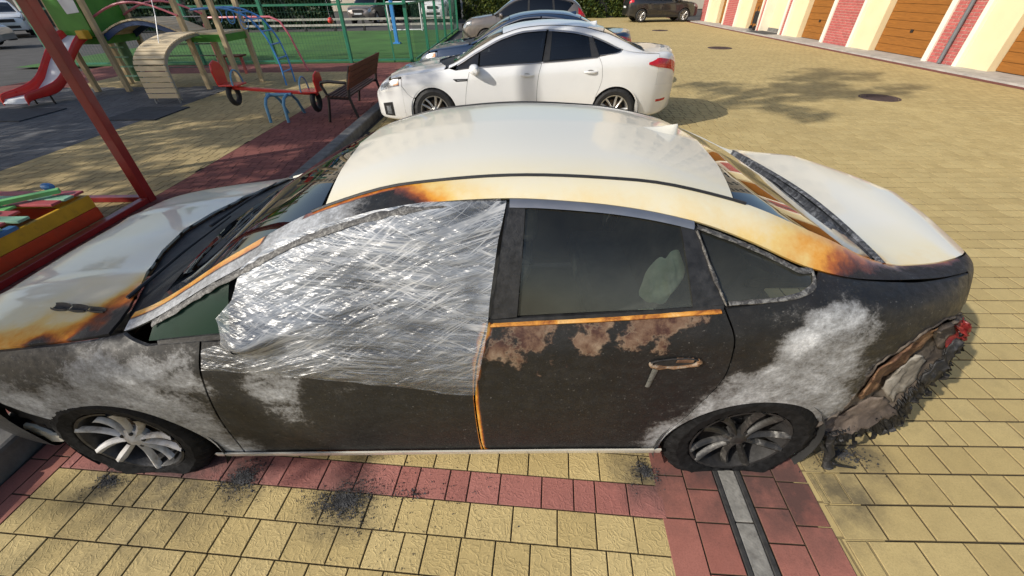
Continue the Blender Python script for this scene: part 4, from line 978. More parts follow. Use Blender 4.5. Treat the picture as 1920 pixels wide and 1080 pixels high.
class Car:
    """A car in its own frame: nose to -X, near side -Y, wheels on z = 0."""
    def __init__(s, shape, root, dz=0.): s.S = shape; s.root = root; s.dz = dz
    def _fin(s, name, mat, parent, vs3, fs, inward, thick, attr, ang=35, lip=True, tag2=None):
        mb = MB(); mb.v = [tuple(v) for v in vs3]; mb.f = list(fs)
        if lip:
            cnt = {}
            for f in fs:
                for a, b in zip(f, f[1:]+f[:1]): cnt[(a, b)] = cnt.get((a, b), 0)+1
            be = [(a, b) for (a, b) in cnt if (b, a) not in cnt]
            ids = {}; base = len(mb.v)
            for e in be:
                for k in e:
                    if k not in ids:
                        ids[k] = len(mb.v); v, w = vs3[k], inward(vs3[k]); mb.v.append(tuple(v[q]+w[q]*thick for q in range(3)))
            for a, b in be: mb.f.append((b, a, ids[a], ids[b]))
            if attr is not None:
                at = list(attr); inv = {v: k for k, v in ids.items()}
                for q in range(base, len(mb.v)): at.append(attr[inv[q]])
                attr = at
        if attr is not None: mb.at['burn'] = ('FLOAT_COLOR', attr)
        mb.v = [(v[0], v[1], v[2]+s.dz) for v in mb.v]
        me = mb.mesh(name, mat, (0,0,0), True, ang)
        return link(name, me, parent or s.root)
    def side(s, name, poly, sg, mat, parent=None, off=0., thick=.014, step=.03, gap=.0025, burn=None, fn=None):
        vs, fs = tess(shrink(poly, gap) if gap else poly, step)
        v3 = [(x, sg*(s.S.side(x, z)-off+(fn(x, z) if fn else 0)), z) for x, z in vs]
        at = [burn(x, z) for x, z in vs] if burn else None
        return s._fin(name, mat, parent, v3, fs, lambda v: (0, -sg, 0), thick, at)
    def top(s, name, poly, mat, parent=None, off=0., thick=.012, step=.05, gap=.0025, burn=None, fn=None):
        vs, fs = tess(shrink(poly, gap) if gap else poly, step)
        v3 = [(x, y, s.S.top(x, y)-off+(fn(x, y) if fn else 0)) for x, y in vs]
        at = [burn(x, y) for x, y in vs] if burn else None
        return s._fin(name, mat, parent, v3, fs, lambda v: (0, 0, -1), thick, at)
    def loft(s, name, x0, x1, u0, u1, sg, mat, parent=None, nx=60, nu=8, off=0., burn=None, fn=None, lip=True):
        vs = []; fs = []; at = []
        for i in range(nx+1):
            x = x0+(x1-x0)*i/nx
            for j in range(nu+1):
                u = u0+(u1-u0)*j/nu; y, z = s.S.pt(x, u); y -= off
                if fn: x2, y, z = fn(x, y, z, j/nu)
                else: x2 = x
                vs.append((x2, sg*y, z))
                if burn: at.append(burn(x, z, j/nu))
        n = nu+1
        fs = [(i*n+j, (i+1)*n+j, (i+1)*n+j+1, i*n+j+1) for i in range(nx) for j in range(nu)]
        return s._fin(name, mat, parent, vs, fs, lambda v: (0, -sg*.7, -.7 if u0 > 5 else 0), .012, at if burn else None, lip=lip)
    def cap(s, name, x, sg_mat, parent=None):
        Y, Z = zip(*[s.S.pt(x, u) for u in np.linspace(0, 9, 40)])
        ring = [(x, -y, z) for y, z in zip(Y, Z)]+[(x, y, z) for y, z in list(zip(Y, Z))[::-1][1:]]
        return s._fin(name, sg_mat, parent, ring, [tuple(range(len(ring)))], lambda v: (0, 0, 0), 0, None, lip=False)
def wheel(car, X, sg, zc, mats, face=.925, rt=.334, rr=.228, flat=0., spokes=10, rough=0., twist=.06, group=None, bent=None):
    w = bpy.data.objects.new('wheel', None); COL.objects.link(w); w.parent = car.root; w.location = (X, sg*face, zc)
    F = -sg      # inward direction along y
    def Y(d): return F*d     # d metres inwards from the outer face
    prof = [(rr-.004, Y(.012)), (rr+.006, Y(.002)), (rr+.02, Y(.0)), (rt-.055, Y(-.008)), (rt-.022, Y(.004)), (rt-.004, Y(.022)), (rt, Y(.04)), (rt+.002, Y(.11)), (rt, Y(.18)), (rt-.02, Y(.21)), (rr, Y(.215))]
    nb = 84
    def mod(t, j, r):
        m = 0
        if 4 <= j <= 8: m = -.007 if (int(t/(2*math.pi)*nb*2) % 2 and j in (4, 5, 7, 8)) else 0
        return m+rough*math.sin(t*23+j*2.1)*math.sin(t*7.3+j)
    tb = MB().lathe(prof, nb*2, mod=mod)
    if flat:
        fl = -zc+.002
        tb.v = [(x*(1+.02*max(0, (fl-z)/.05)) if z < fl else x, y-(F*.014*max(0., 1-abs(z-fl)/.06) if abs(y) < .12 else 0), max(z, fl)) for x, y, z in tb.v]
    tb = tb.mesh('tyre', mats['tyre'], (0,0,0), True, 30); ty = link('tyre', tb, w)
    rb = MB().lathe([(rr-.002, Y(.004)), (rr-.014, Y(.006)), (rr-.02, Y(.02)), (rr-.03, Y(.06)), (rr-.035, Y(.2))], 56)
    rim = link('rim', rb.mesh('rim', mats.get('barrel', mats['rim']), (0,0,0), True), w)
    for k in range(spokes):
        t = 2*math.pi*(k+.3)/spokes; mb = MB(); G = []
        pair = (.09 if k % 2 else -.09)
        for i in range(9):
            q = i/8; r = .035+(rr-.042)*q; wd = .010+.010*q**.6
            a = t+pair*q*(1.0)+twist*q*q; dn = .022-.02*q+.012*math.sin(math.pi*q)
            if bent and k in bent: r *= 1-.25*q*q*bent[k]; dn += .03*q*bent[k]
            row = []
            for c_, e in ((-1, .016), (-.8, .002), (0, -.006), (.8, .002), (1, .016)):
                ca, sa = math.cos(a), math.sin(a)
                row.append((ca*r-sa*c_*wd, Y(dn+e), sa*r+ca*c_*wd))
            G.append(row)
        mb.grid(G); link('spoke', mb.mesh('spoke', mats['rim'], (0,0,0), True, 50), w)
    hb = MB().lathe([(0, Y(.008)), (.022, Y(.009)), (.03, Y(.014)), (.045, Y(.022)), (.062, Y(.03)), (.064, Y(.06))], 28)
    link('hub', hb.mesh('hub', mats['rim'], (0,0,0), True), w)
    for k in range(5):
        a = 2*math.pi*k/5; mb = MB().lathe([(0, Y(.016)), (.008, Y(.016)), (.009, Y(.04))], 6, (.047*math.cos(a), 0, .047*math.sin(a)))
        link('lug_nut', mb.mesh('lug_nut', mats['dark'], (0,0,0), True), w)
    db = MB().lathe([(.03, Y(.085)), (.15, Y(.085)), (.15, Y(.105)), (.03, Y(.105))], 40)
    link('brake_disc', db.mesh('brake_disc', mats['disc'], (0,0,0), True), w)
    bb = MB().lathe([(0, Y(.13)), (rr-.03, Y(.13))], 32); link('backing_plate', bb.mesh('backing_plate', mats['dark'], (0,0,0)), w)
    return w
SB = np.array([tuple(map(float, a.split(','))) for a in """-1.61,0.73,1,0.25,0 -1.51,0.76,1,0.3,0 -1.56,0.65,1,0.35,0 -1.31,0.73,1,0.75,0 -1.17,0.71,1,0.8,0 -1.04,0.71,1,0.7,0 -0.92,0.76,1,0.6,0 -1.14,0.81,1,0.4,0 -1.35,0.79,1,0.3,0 -0.97,0.83,1,0.3,0 -1.09,0.86,1,0.35,0 -0.92,0.66,1,0.7,0 -1.51,0.59,1,0.7,0 -1.29,0.58,1,0.75,0 -1.66,0.52,1,0.8,0 -1.12,0.50,1,0.75,0 -1.04,0.38,1,0.75,0 -1.00,0.15,1,0.8,0 -0.91,0.60,1,0.5,0 -0.79,0.72,1,0.1,0 -0.76,0.53,1,0.1,0 -0.58,0.60,1,0.85,0 -0.58,0.67,1,0.6,0 -0.58,0.53,1,0.5,0 -0.43,0.53,1,0.12,0 -0.23,0.45,1,0.1,0 -0.02,0.37,1,0.06,0.1 -0.63,0.23,1,0.12,0 -0.29,0.20,1,0.1,0.3 -0.76,0.38,1,0.1,0 0.12,0.52,1,0.05,0.25 0.14,0.32,1,0.05,0.2 0.20,0.72,0.9,0.05,0.2 -0.37,0.72,1,0.2,0 0.05,0.84,0.9,0.2,0.2 0.34,0.84,0.9,0,0.6 0.44,0.86,0.9,0,0.8 0.63,0.88,0.9,0,1 0.82,0.90,0.9,0,1 1.00,0.93,0.9,0,0.7 1.08,0.88,1,0,0.1 0.54,0.82,1,0,0.6 0.73,0.81,1,0,0.35 0.44,0.77,1,0,0.65 0.64,0.74,1,0,0.5 0.88,0.84,1,0,0.6 0.34,0.65,1,0.05,0.1 0.66,0.59,1,0.06,0 0.88,0.52,1,0.05,0 0.45,0.36,1,0.1,0.1 0.81,0.31,1,0.1,0.1 0.33,0.24,0.95,0.05,0.1 0.96,0.66,1,0.05,0 1.11,0.72,1,0.05,0 1.06,0.51,1,0.2,0 1.18,0.92,1,0.05,0 1.26,0.78,1,0.1,0 1.24,0.66,1,0.6,0 1.34,0.72,1,0.75,0 1.17,0.49,1,0.7,0 1.09,0.32,1,0.75,0 1.29,0.60,1,0.75,0 1.38,0.88,1,0.95,0 1.46,0.97,1,0.85,0 1.56,0.97,1,0.8,0 1.32,0.96,1,0.3,0 1.26,1.02,1,0.1,0 1.44,1.04,1,0,0 1.62,0.95,1,0.45,0 1.75,1.00,1,0.05,0 1.86,0.98,1,0.1,0 1.69,1.01,1,0,0.25 1.77,0.89,1,0.15,0 1.60,0.82,1,0.7,0 1.55,0.71,1,0.7,0 1.70,0.83,1,0.25,0 1.67,0.53,1,0.65,0 1.50,0.59,1,0.7,0 1.76,0.62,1,0.35,0 1.46,1.08,0.75,0,0 1.37,1.12,0.45,0,0 1.26,1.18,0.3,0,0 1.50,1.11,0.8,0,0 1.58,1.08,0.75,0,0 1.42,1.13,0.55,0,0 1.65,1.06,0.95,0,0.1 1.85,1.01,0.95,0,0.2 1.95,0.98,0.95,0.1,0.1 1.59,1.03,1,0,0""".split()])
HB = np.array([tuple(map(float, a.split(','))) for a in """-1.69,-0.79,0.38 -1.55,-0.78,0.42 -1.39,-0.77,0.45 -1.27,-0.75,0.55 -1.24,-0.71,0.7 -1.52,-0.70,0.2 -1.42,-0.69,0.17 -1.67,-0.68,0.13 -1.28,-0.64,0.5 -1.51,-0.58,0.08 -1.76,-0.46,0.03 -1.82,-0.66,0.12 -2.04,-0.47,0.03 -1.42,-0.54,0.08 -1.43,-0.36,0.03 -1.91,-0.15,0 -1.65,0.12,0 -1.66,0.63,0 -1.87,-0.35,0 -1.52,-0.82,0.75 -1.31,-0.82,0.85 -1.21,-0.80,0.95""".split()])
def idw(T, x, y, k, p=4.2):
    d = np.hypot(T[:, 0]-x, T[:, 1]-y)+.012; w = d**-p; return (w[:, None]*T[:, 2:2+k]).sum(0)/w.sum()
def poly_dist(x, z, pl):
    b = 9
    for (x0, z0), (x1, z1) in zip(pl, pl[1:]):
        dx, dz = x1-x0, z1-z0; t = max(0, min(1, ((x-x0)*dx+(z-z0)*dz)/(dx*dx+dz*dz+1e-9)))
        b = min(b, math.hypot(x-x0-t*dx, z-z0-t*dz))
    return b
FFL = spl([(-.80, .848), (-.83, .743), (-.875, .55), (-.905, .33), (-.93, .125)])
DDL = spl([(.278, .93), (.227, .744), (.208, .53), (.21, .25), (.222, .125)])
DQL = spl([(1.103, .988), (1.153, .878), (1.172, .72), (1.109, .489), (1.035, .26), (1.012, .125)])
def burn_side(x, z):
    h, a, r = idw(SB, x, z, 3)
    d = poly_dist(x, z, DDL)
    if x > .2 and d < .022 and z > .12: h = min(h, .34+.3*(d/.022)**2); r *= d/.022
    if z < .165 and -.6 < x < .9: h = min(h, .40+.5*max(0, (z-.13)/.035))
    if x < -.9: a *= .90
    elif x < .3: a *= .9
    else: a = a*.99
    return (min(1, h), a, r, 1)
RAILH = pchip([-1.2, -1.05, -.9, -.6, -.1, .0, .06, .12, .22, .4, .9, 1.15, 1.3, 1.42, 1.52, 1.62, 1.8, 2.2], [.95, .9, .95, 1, 1, .85, .62, .42, .22, .14, .17, .22, .28, .40, .60, .72, .85, .95])
def burn_rail(x, z, t):
    h = float(RAILH(x)); a = 0
    if x < -.05: a = .75*min(1, (-.05-x)/.2)
    if x < -.55 and t > .62: h = .36+.25*(1-t); a = 0
    if x > -.05: h = h*(1-.5*t) if x < 1.3 else h*(1-.35*t)
    elif x > -.4: h = h if t < .7 else .5
    return (h, a, 0, 1)
def burn_hood(x, y): return (float(idw(HB, x, y, 1)[0])*(1 if y < .1 else 0), .15 if y < -.7 else 0, 0, 1)
def burn_trunk(x, y): return (max(0, .16-.5*abs(y+.62)) if x < 2.1 else .02, 0, 0, 1)
def burn_roof(x, y): return (max(0, .10-.6*abs(y+.56)), 0, 0, 1)
def join(objs, name):
    bm = bmesh.new()
    for o in objs: bm.from_mesh(o.data)
    me = bpy.data.meshes.new(name); bm.to_mesh(me); bm.free(); me.materials.append(objs[0].data.materials[0])
    me.set_sharp_from_angle(angle=R(35)); n = link(name, me, objs[0].parent)
    for o in objs: d = o.data; bpy.data.objects.remove(o); bpy.data.meshes.remove(d)
    return n
def box_part(car, name, b, mat, bevel=.03, parent=None):
    mb = MB().box(*b); mb.v = [(x, y, z+car.dz) for x, y, z in mb.v]; me = mb.mesh(name, mat); o = link(name, me, parent or car.root)
    m = o.modifiers.new('bevel', 'BEVEL'); m.width = bevel; m.segments = 3; return o
def sedan(root, dz, body, gl, burnt=False, archf=(-1.36, .20, .325), archr=(1.385, .20, .345), trim='black_plastic', simple=False):
    S = SEDAN_SHAPE; car = Car(S, root, dz); c = S.c; B = M[body]; z_r = lambda x: float(c['zr'](x)); z_b = lambda x: float(c['zb'](x))
    clean = None if not burnt else (lambda *a: (0, 0, 0, 1))
    def xs(a, b, n=14): return [a+(b-a)*i/n for i in range(n+1)]
    for sg in (-1, 1):
        hot = burnt and sg < 0; bs = burn_side if hot else clean
        st = .02 if hot else .05
        fx, fz, fr = archf; rx, rz, rr = archr
        fend = FFL+[(fx+fr*math.cos(R(-16)), .118)]+arc(fx, fz, fr, -12, 142)+[(-1.72, .45), (-1.80, .51), (-1.88, .62)]+[(x, z_r(x)-.003) for x in xs(-1.88, -1.13)]+[(-1.02, .822)]
        car.side('front_fender', fend, sg, B, step=st, burn=bs, gap=.004 if hot else .0025)
        fd = [(x, z_b(x)) for x in xs(-.80, .278)][1:-1]; rd = [(x, z_b(x)) for x in xs(.278, 1.103)][1:-1]
        d1 = car.side('front_door', FFL+DDL[::-1]+fd[::-1], sg, B, step=st, burn=bs, gap=.004 if hot else .0025)
        d2 = car.side('rear_door', DDL+DQL[::-1]+rd[::-1], sg, B, step=st, burn=bs, gap=.004 if hot else .0025)
        if hot: rear = [(1.745, .37), (1.778, .428), (1.772, .50), (1.767, .565), (1.757, .64), (1.75, .71), (1.775, .755), (1.814, .794), (1.85, .832), (1.889, .864), (1.93, .872), (1.972, .884), (2.04, .875), (2.10, .86)]; a1 = 19
        else: rear = [(1.735, .35), (1.79, .56), (2.0, .62)]; a1 = 20
        q = DQL+[(rx-rr+.005, .12)]+arc(rx, rz, rr, 192, a1)+rear+[(x, z_r(x)-.003) for x in xs(rear[-1][0], 1.46)]+[(1.41, 1.04), (1.25, 1.012)]
        car.side('rear_quarter', q, sg, B, step=st, burn=bs)
        car.loft('roof_rail', -1.135, 2.1 if hot else 2.0, 6, 7, sg, B, nx=130 if hot else 60, nu=6 if hot else 4, burn=burn_rail if hot else (clean and (lambda x, z, t: (0, 0, 0, 1))))
        car.loft('sill', -1.06, 1.05, 0, 1.35, sg, M['cream_car'] if burnt else B, nx=20, nu=5, off=-.016)
        sm = MB().tube([(x, sg*(float(c['yd'](x))+.002), S.pt(x, 7)[1]+dz+.001) for x in xs(-.36, 1.2, 24)], .0065, 6); link('roof_moulding', sm.mesh('roof_moulding', M['black_plastic'], (0, 0, 0), True), root)
        # glasshouse
        T = M['char_b'] if hot else M[trim]
        sail = [(-1.022, .829), (-.69, .866), (-.655, z_r(-.655)-.014), (-.80, z_r(-.80)-.014), (-1.0, z_r(-1.0)-.012)]
        win = [(-.655, .88)]+[(x, z_b(x)+.022) for x in xs(-.6, .27, 8)]+[(.33, z_r(.33)-.018)]+[(x, z_r(x)-.018) for x in xs(.25, -.64, 12)]
        pil = [(.285, .935), (.35, z_r(.35)-.012), (.414, z_r(.41)-.012), (.383, .945)]
        rw = [(.385, .945), (.416, z_r(.416)-.014)]+[(x, z_r(x)-.014) for x in xs(.5, .94, 6)]+[(1.0, .982)]
        div = [(.94, z_r(.94)-.012), (1.0, z_r(1.0)-.012), (1.105, 1.0), (.995, .985)]
        qw = [(1.01, z_r(1.01)-.016)]+[(x, z_r(x)-.016) for x in xs(1.08, 1.38, 6)]+[(1.437, 1.064), (1.43, 1.046), (1.39, 1.034), (1.25, 1.012), (1.105, 1.0)]
        frame_o = [(-1.025, .826)]+[(x, z_b(x)+.002) for x in xs(-.95, 1.10, 16)]+[(1.25, 1.008), (1.42, 1.038), (1.45, 1.062)]+[(x, z_r(x)-.002) for x in xs(1.42, -1.0, 40)]
        car.side('sail_glass', sail, sg, M['glass_shard'] if hot else M[gl], off=.012, gap=.0, thick=.004, step=.04)
        if not hot: car.side('front_window', win, sg, M[gl], off=.012, gap=0, thick=.004, step=.05)
        car.side('pillar_cover', pil, sg, T, off=.001, step=.03, gap=.001)
        car.side('rear_window_glass', rw, sg, M['glass_soot'] if hot else M[gl], off=.010, gap=0, thick=.004, step=.04)
        car.side('window_divider', div, sg, T, off=.002, step=.03, gap=.001)
        car.side('quarter_glass', qw, sg, M['glass_soot'] if hot else M[gl], off=.010, gap=0, thick=.004, step=.04)
        # window frame strips (upper trim, belt moulding, rear run)
        car.side('lower_frame', [(x, z_b(x)+.003) for x in xs(-.98, 1.1, 20)]+[(x, z_b(x)+.022) for x in xs(1.1, -.98, 20)], sg, T, off=.004, step=.03, gap=0)
        def strip(nm, pl, w, mat, off=-.004, lump=0):
            pl = spl(pl, 4); G = []; rg = random.Random(5)
            for i, (x, z) in enumerate(pl):
                a, b = pl[max(0, i-1)], pl[min(len(pl)-1, i+1)]; dx, dz2 = b[0]-a[0], b[1]-a[1]; L = math.hypot(dx, dz2); nx, nz = -dz2/L, dx/L
                ww = w*(1+lump*rg.uniform(-1, 1)); row = []
                for e, o in ((-.5, .008), (-.4, -.0), (0, -.004), (.4, 0), (.5, .008)):
                    X, Z = x+nx*e*ww, z+nz*e*ww; row.append((X, sg*(S.side(X, Z)-off-o-lump*.003*rg.uniform(-1, 1)), Z+dz))
                G.append(row)
            return link(nm, MB().grid(G).mesh(nm, mat, (0, 0, 0), True, 60), root)
        strip('belt_moulding', [(x, z_b(x)+.004) for x in xs(.285, 1.09, 6)], .012, M['trim_orange'] if hot else M['chrome'], lump=.1 if hot else 0)
        if not hot: strip('belt_moulding', [(x, z_b(x)+.004) for x in xs(-.79, .27, 6)], .016, M['chrome'])
        strip('window_trim', [(x, z_r(x)-.012) for x in xs(.36, .99, 8)], .022, M['chrome'])
        strip('window_trim', [(x, z_r(x)-.012) for x in xs(-1.0, .33, 14)], .018, M['trim_bubble'] if hot else M['chrome'], lump=.3 if hot else 0)
        strip('quarter_trim', [(1.0, z_r(1.0)-.013)]+[(x, z_r(x)-.016) for x in xs(1.1, 1.38, 5)]+[(1.43, 1.068), (1.425, 1.05), (1.38, 1.034), (1.25, 1.016), (1.112, 1.003)], .011, M['trim_bubble'] if hot else M['chrome'], lump=.12 if hot else 0)
        if hot: strip('quarter_trim', [(1.0, z_r(1.0)-.02), (1.05, 1.10), (1.105, 1.0)], .012, M['trim_bubble'], lump=.4)
        # lining behind the panels
        car.loft('door_lining', -1.02, 1.05, .4, 4.9, sg, M['dark_in'], nx=12, nu=6, off=.05, lip=False)
        for (ax, az, ar), nm in ((archf, 'arch_liner'), (archr, 'arch_liner')):
            G = [[(ax+(ar+.025)*math.cos(R(a)), sg*y, az+(ar+.025)*math.sin(R(a))+dz) for y in (.905 if ax < 0 else .91, .86, .60)] for a in range(-25, 206, 10)]
            lb = MB().grid(G); ctr = len(lb.v); n3 = len(G)
            lb.add([(ax, sg*.60, az+dz)], []); lb.f += [(ctr, 3*i+2, 3*(i+1)+2) for i in range(n3-1)]
            link(nm, lb.mesh(nm, M['dark_in'], (0, 0, 0), True), root)
    # top surfaces
    yd, yr = (lambda x: float(c['yd'](x))), (lambda x: float(c['yr'](x)))
    def sym(half): return half+[(x, -y) for x, y in half[::-1] if abs(y) > 1e-6]
    st = .03 if burnt else .07
    hood = [(-2.2, -.02+.02), (-2.19, -.3), (-2.12, -.55)]+[(x, -yr(x)+.004) for x in xs(-2.06, -1.20)]+[(-1.185, -.75), (-1.20, -.68), (-1.30, -.45), (-1.385, -.22), (-1.415, 0)]
    def sym2(h):    # closed outline from the half y<=0 (starts and ends on the centre line)
        return h+[(x, -y) for x, y in h[::-1][1:-1]]
    car.top('hood', sym2(hood), B, step=st, burn=burn_hood if burnt else None, fn=lambda x, y: .006*max(0, 1-abs(abs(y)-.42)/.06))
    cowl = [(-1.42, 0), (-1.39, -.22), (-1.305, -.45), (-1.205, -.69), (-1.17, -.745), (-1.06, -.715), (-1.05, -.68), (-1.10, -.45), (-1.15, 0)]
    car.top('cowl', sym2(cowl), M['black_plastic'], off=.022, step=.06)
    ws = [(-1.165, 0), (-1.12, -.40), (-1.055, -.69)]+[(x, -yd(x)+.012) for x in xs(-1.03, -.335, 10)]+[(-.345, -.30), (-.355, 0)]
    car.top('windscreen', sym2(ws), M['glass_front'], off=.008, step=.06, thick=.004)
    rf = [(-.35, 0), (-.34, -.30)]+[(x, -yd(x)+.004) for x in xs(-.315, 1.16, 16)]+[(1.21, -.30), (1.235, 0)]
    car.top('roof', sym2(rf), B, step=st, burn=burn_roof if burnt else None)
    car.top('headliner', sym2([(-.30, 0), (-.3, -.5), (1.1, -.5), (1.15, 0)]), M['dark_in'], off=.05, step=.2)
    rwd = [(1.24, 0), (1.215, -.30)]+[(x, -yd(x)+.010) for x in xs(1.165, 1.735, 10)]+[(1.77, -.60), (1.83, -.30), (1.85, 0)]
    car.top('rear_screen', sym2(rwd), M['glass_front'] if burnt else M[gl], off=.008, step=.06, thick=.004)
    tk = [(1.86, 0), (1.84, -.30), (1.785, -.60), (1.765, -yd(1.765)+.004)]+[(x, -yd(x)+.004) for x in xs(1.8, 2.2, 8)]+[(2.27, -.42), (2.31, -.2), (2.32, 0)]
    lid = car.top('trunk_lid', sym2(tk), B, step=st, burn=burn_trunk if burnt else None)
    G = []
    for y in np.linspace(-.66, .66, 33):
        x = 1.855-.085*(abs(y)/.66)**2; G.append([(x+dx, y, S.top(x, y)+dz+zz) for dx, zz in ((-.018, -.004), (-.012, .004), (0, .005), (.008, -.004))])
    link('screen_seal', MB().grid(G).mesh('screen_seal', M['seal_grey'] if burnt else M[trim], (0, 0, 0), True), root)
    # tail and nose
    tail = [car.loft('t', 2.20, 2.40, 7, 9, sg, B, nx=12, nu=8, lip=False, burn=(lambda *a: (0, 0, 0, 1)) if burnt else None, fn=lambda x, y, z, t: (x, y, z-.012)) for sg in (-1, 1)]
    tail += [car.loft('t', 2.0, 2.40, 3.2, 7, sg, B, nx=16, nu=14, lip=False, burn=(lambda *a: (0, 0, 0, 1)) if burnt else None) for sg in ((1,) if burnt else (-1, 1))]
    if burnt: tail += [car.loft('t', 2.10, 2.40, 4.5, 7, -1, B, nx=14, nu=10, lip=False, burn=lambda *a: (.95, .1, .1, 1))]
    join(tail, 'tail_panel')
    bump = [car.loft('t', 1.72, 2.40, 0, 3.2, sg, B, nx=24, nu=12, lip=False, off=-.004, burn=(lambda *a: (0, 0, 0, 1)) if burnt else None) for sg in ((1,) if burnt else (-1, 1))]
    if burnt: bump += [car.loft('t', 2.26, 2.40, .5, 4.5, -1, B, nx=8, nu=12, lip=False, burn=lambda *a: (1, .2, .1, 1))]
    bump += [car.cap('t', 2.399, B)]
    join(bump, 'rear_bumper')
    nose = [car.loft('t', -2.42, -1.885, 0, 5, sg, B, nx=24, nu=14, lip=False, burn=((lambda *a: (1, .2, 0, 1)) if sg < 0 else (lambda *a: (0, 0, 0, 1))) if burnt else None) for sg in (-1, 1)]
    nose += [car.loft('t', -2.42, -2.1, 5, 9, sg, B, nx=16, nu=10, lip=False, off=0, burn=(lambda *a: (0, 0, 0, 1)) if burnt else None, fn=lambda x, y, z, t: (x, y, z-.008)) for sg in (-1, 1)]
    nose += [car.cap('t', -2.419, B)]
    for sg in (-1, 1):
        if burnt and sg < 0: continue
        fx, fz, fr = archf
        nose.append(car.side('t', [(-1.885, .12), (fx-fr*.98, .12)]+arc(fx, fz, fr, 195, 146, 8)+[(-1.72, .45), (-1.80, .51), (-1.885, .62)], sg, B, step=.06, burn=clean))
    join(nose, 'front_bumper')
    box_part(car, 'floor_pan', (-2.0, 2.1, -.60, .60, .16, .22), M['dark_in'])
    box_part(car, 'dashboard', (-1.15, -.72, -.66, .66, .60, .80), M['dark_in'], .06)
    for y in (-.36, .36):
        box_part(car, 'seat', (-.35, .22, y-.24, y+.24, .36, .50), M['seat'], .06)
        b = MB().bar((.16, y, .42), (.40, y, 1.02), .14, .46, (0, 1, 0)); b.v = [(x, yy, z+dz) for x, yy, z in b.v]
        o = link('seat_back', b.mesh('seat_back', M['seat']), root); m = o.modifiers.new('b', 'BEVEL'); m.width = .05; m.segments = 3
        box_part(car, 'headrest', (.36, .47, y-.13, y+.13, 1.03, 1.19), M['seat'], .04)
    box_part(car, 'rear_bench', (.75, 1.2, -.62, .62, .36, .52), M['seat'], .06)
    b = MB().bar((1.12, 0, .45), (1.36, 0, .98), .14, 1.24, (0, 1, 0)); b.v = [(x, yy, z+dz) for x, yy, z in b.v]
    link('bench_back', b.mesh('bench_back', M['seat']), root)
    for y in (-.36, .36): box_part(car, 'headrest', (1.33, 1.44, y-.12, y+.12, .98, 1.10), M['seat'], .04)
    box_part(car, 'parcel_shelf', (1.3, 1.86, -.64, .64, .90, .94), M['dark_in'])
    # shark fin aerial
    fz = S.top(1.08, 0)+dz-.004; G = []
    for i in range(13):
        q = i/12; h = 0.052*(q**1.5) if q < .9 else 0.052*(1-q)*6; h = .004+min(h, 0.052)*(1 if q < .95 else .4); w = .030*math.sin(math.pi*min(.97, .12+.8*q))**.7+.004
        x = .965+.165*q
        base = S.top(x, 0)+dz-.003; lean = .03*(h/.07)
        G.append([(x+lean*e, s_*w*(1-e)**.6*(1-.5*e), base+h*e) for s_, e in ((-1, 0), (-1, .4), (-1, .8), (1, 1.), (1, .8), (1, .4), (1, 0))])
    link('aerial_fin', MB().grid(G).mesh('aerial_fin', M['cream_car'] if burnt else B, (0, 0, 0), True, 60), root)
    return car
SEDAN_SHAPE = Shape(SEDAN)
def lamp_patch(car, name, x0, x1, u0, u1, sg, mat, proud=.006, nx=16, nu=6, shape=None):
    return car.loft(name, x0, x1, u0, u1, sg, mat, nx=nx, nu=nu, off=-proud, fn=shape)
def handle(car, x, z, sg, mat, L=.20):
    S = car.S; G = []
    for i in range(11):
        q = i/10; X = x+(q-.5)*L; o = .034*math.sin(math.pi*q)**.6+.002; w = .013+.004*math.sin(math.pi*q)
        y = S.side(X, z)
        G.append([(X, sg*(y+o-e), z+car.dz+k*w) for k, e in ((-1, .008), (-.6, 0), (.6, 0), (1, .008), (.6, .014), (-.6, .014), (-1, .008))])
    h = link('door_handle', MB().grid(G).mesh('door_handle', mat, (0, 0, 0), True), car.root)
    cup = MB(); n = 16
    cup.add([(x, sg*(S.side(x, z)+.001), z+car.dz+.004)]+[(x+.05*math.cos(2*math.pi*k/n)-.005, sg*(S.side(x, z)+.0015), z+car.dz+.004+.028*math.sin(2*math.pi*k/n)) for k in range(n)], [(0, 1+k, 1+(k+1) % n) for k in range(n)])
    link('handle_cup', cup.mesh('handle_cup', M['black_plastic'] if mat is not M['white_car'] else M['alloy']), h)
def mirror(car, x, z, sg, mat, gl):
    S = car.S; y0 = S.side(x, z); G = []
    for i in range(9):
        q = i/8; yy = y0-.02+.21*q; r = .10*math.sin(math.pi*min(.93, .22+.72*q))**.5; sx = .065*math.sin(math.pi*min(.95, .25+.7*q))**.6
        G.append([(x+.01+.035*q+1.1*sx*math.cos(a)-(.02 if math.cos(a) < 0 else 0), sg*yy, z+car.dz+.045+.72*r*math.sin(a)*(1 if q > .2 else .5)) for a in np.linspace(0, 2*math.pi, 17)])
    mb = MB().grid(G); n = 17; mb.f.append(tuple(range(8*n, 8*n+16)))
    return link('wing_mirror', mb.mesh('wing_mirror', mat, (0, 0, 0), True, 60), car.root)
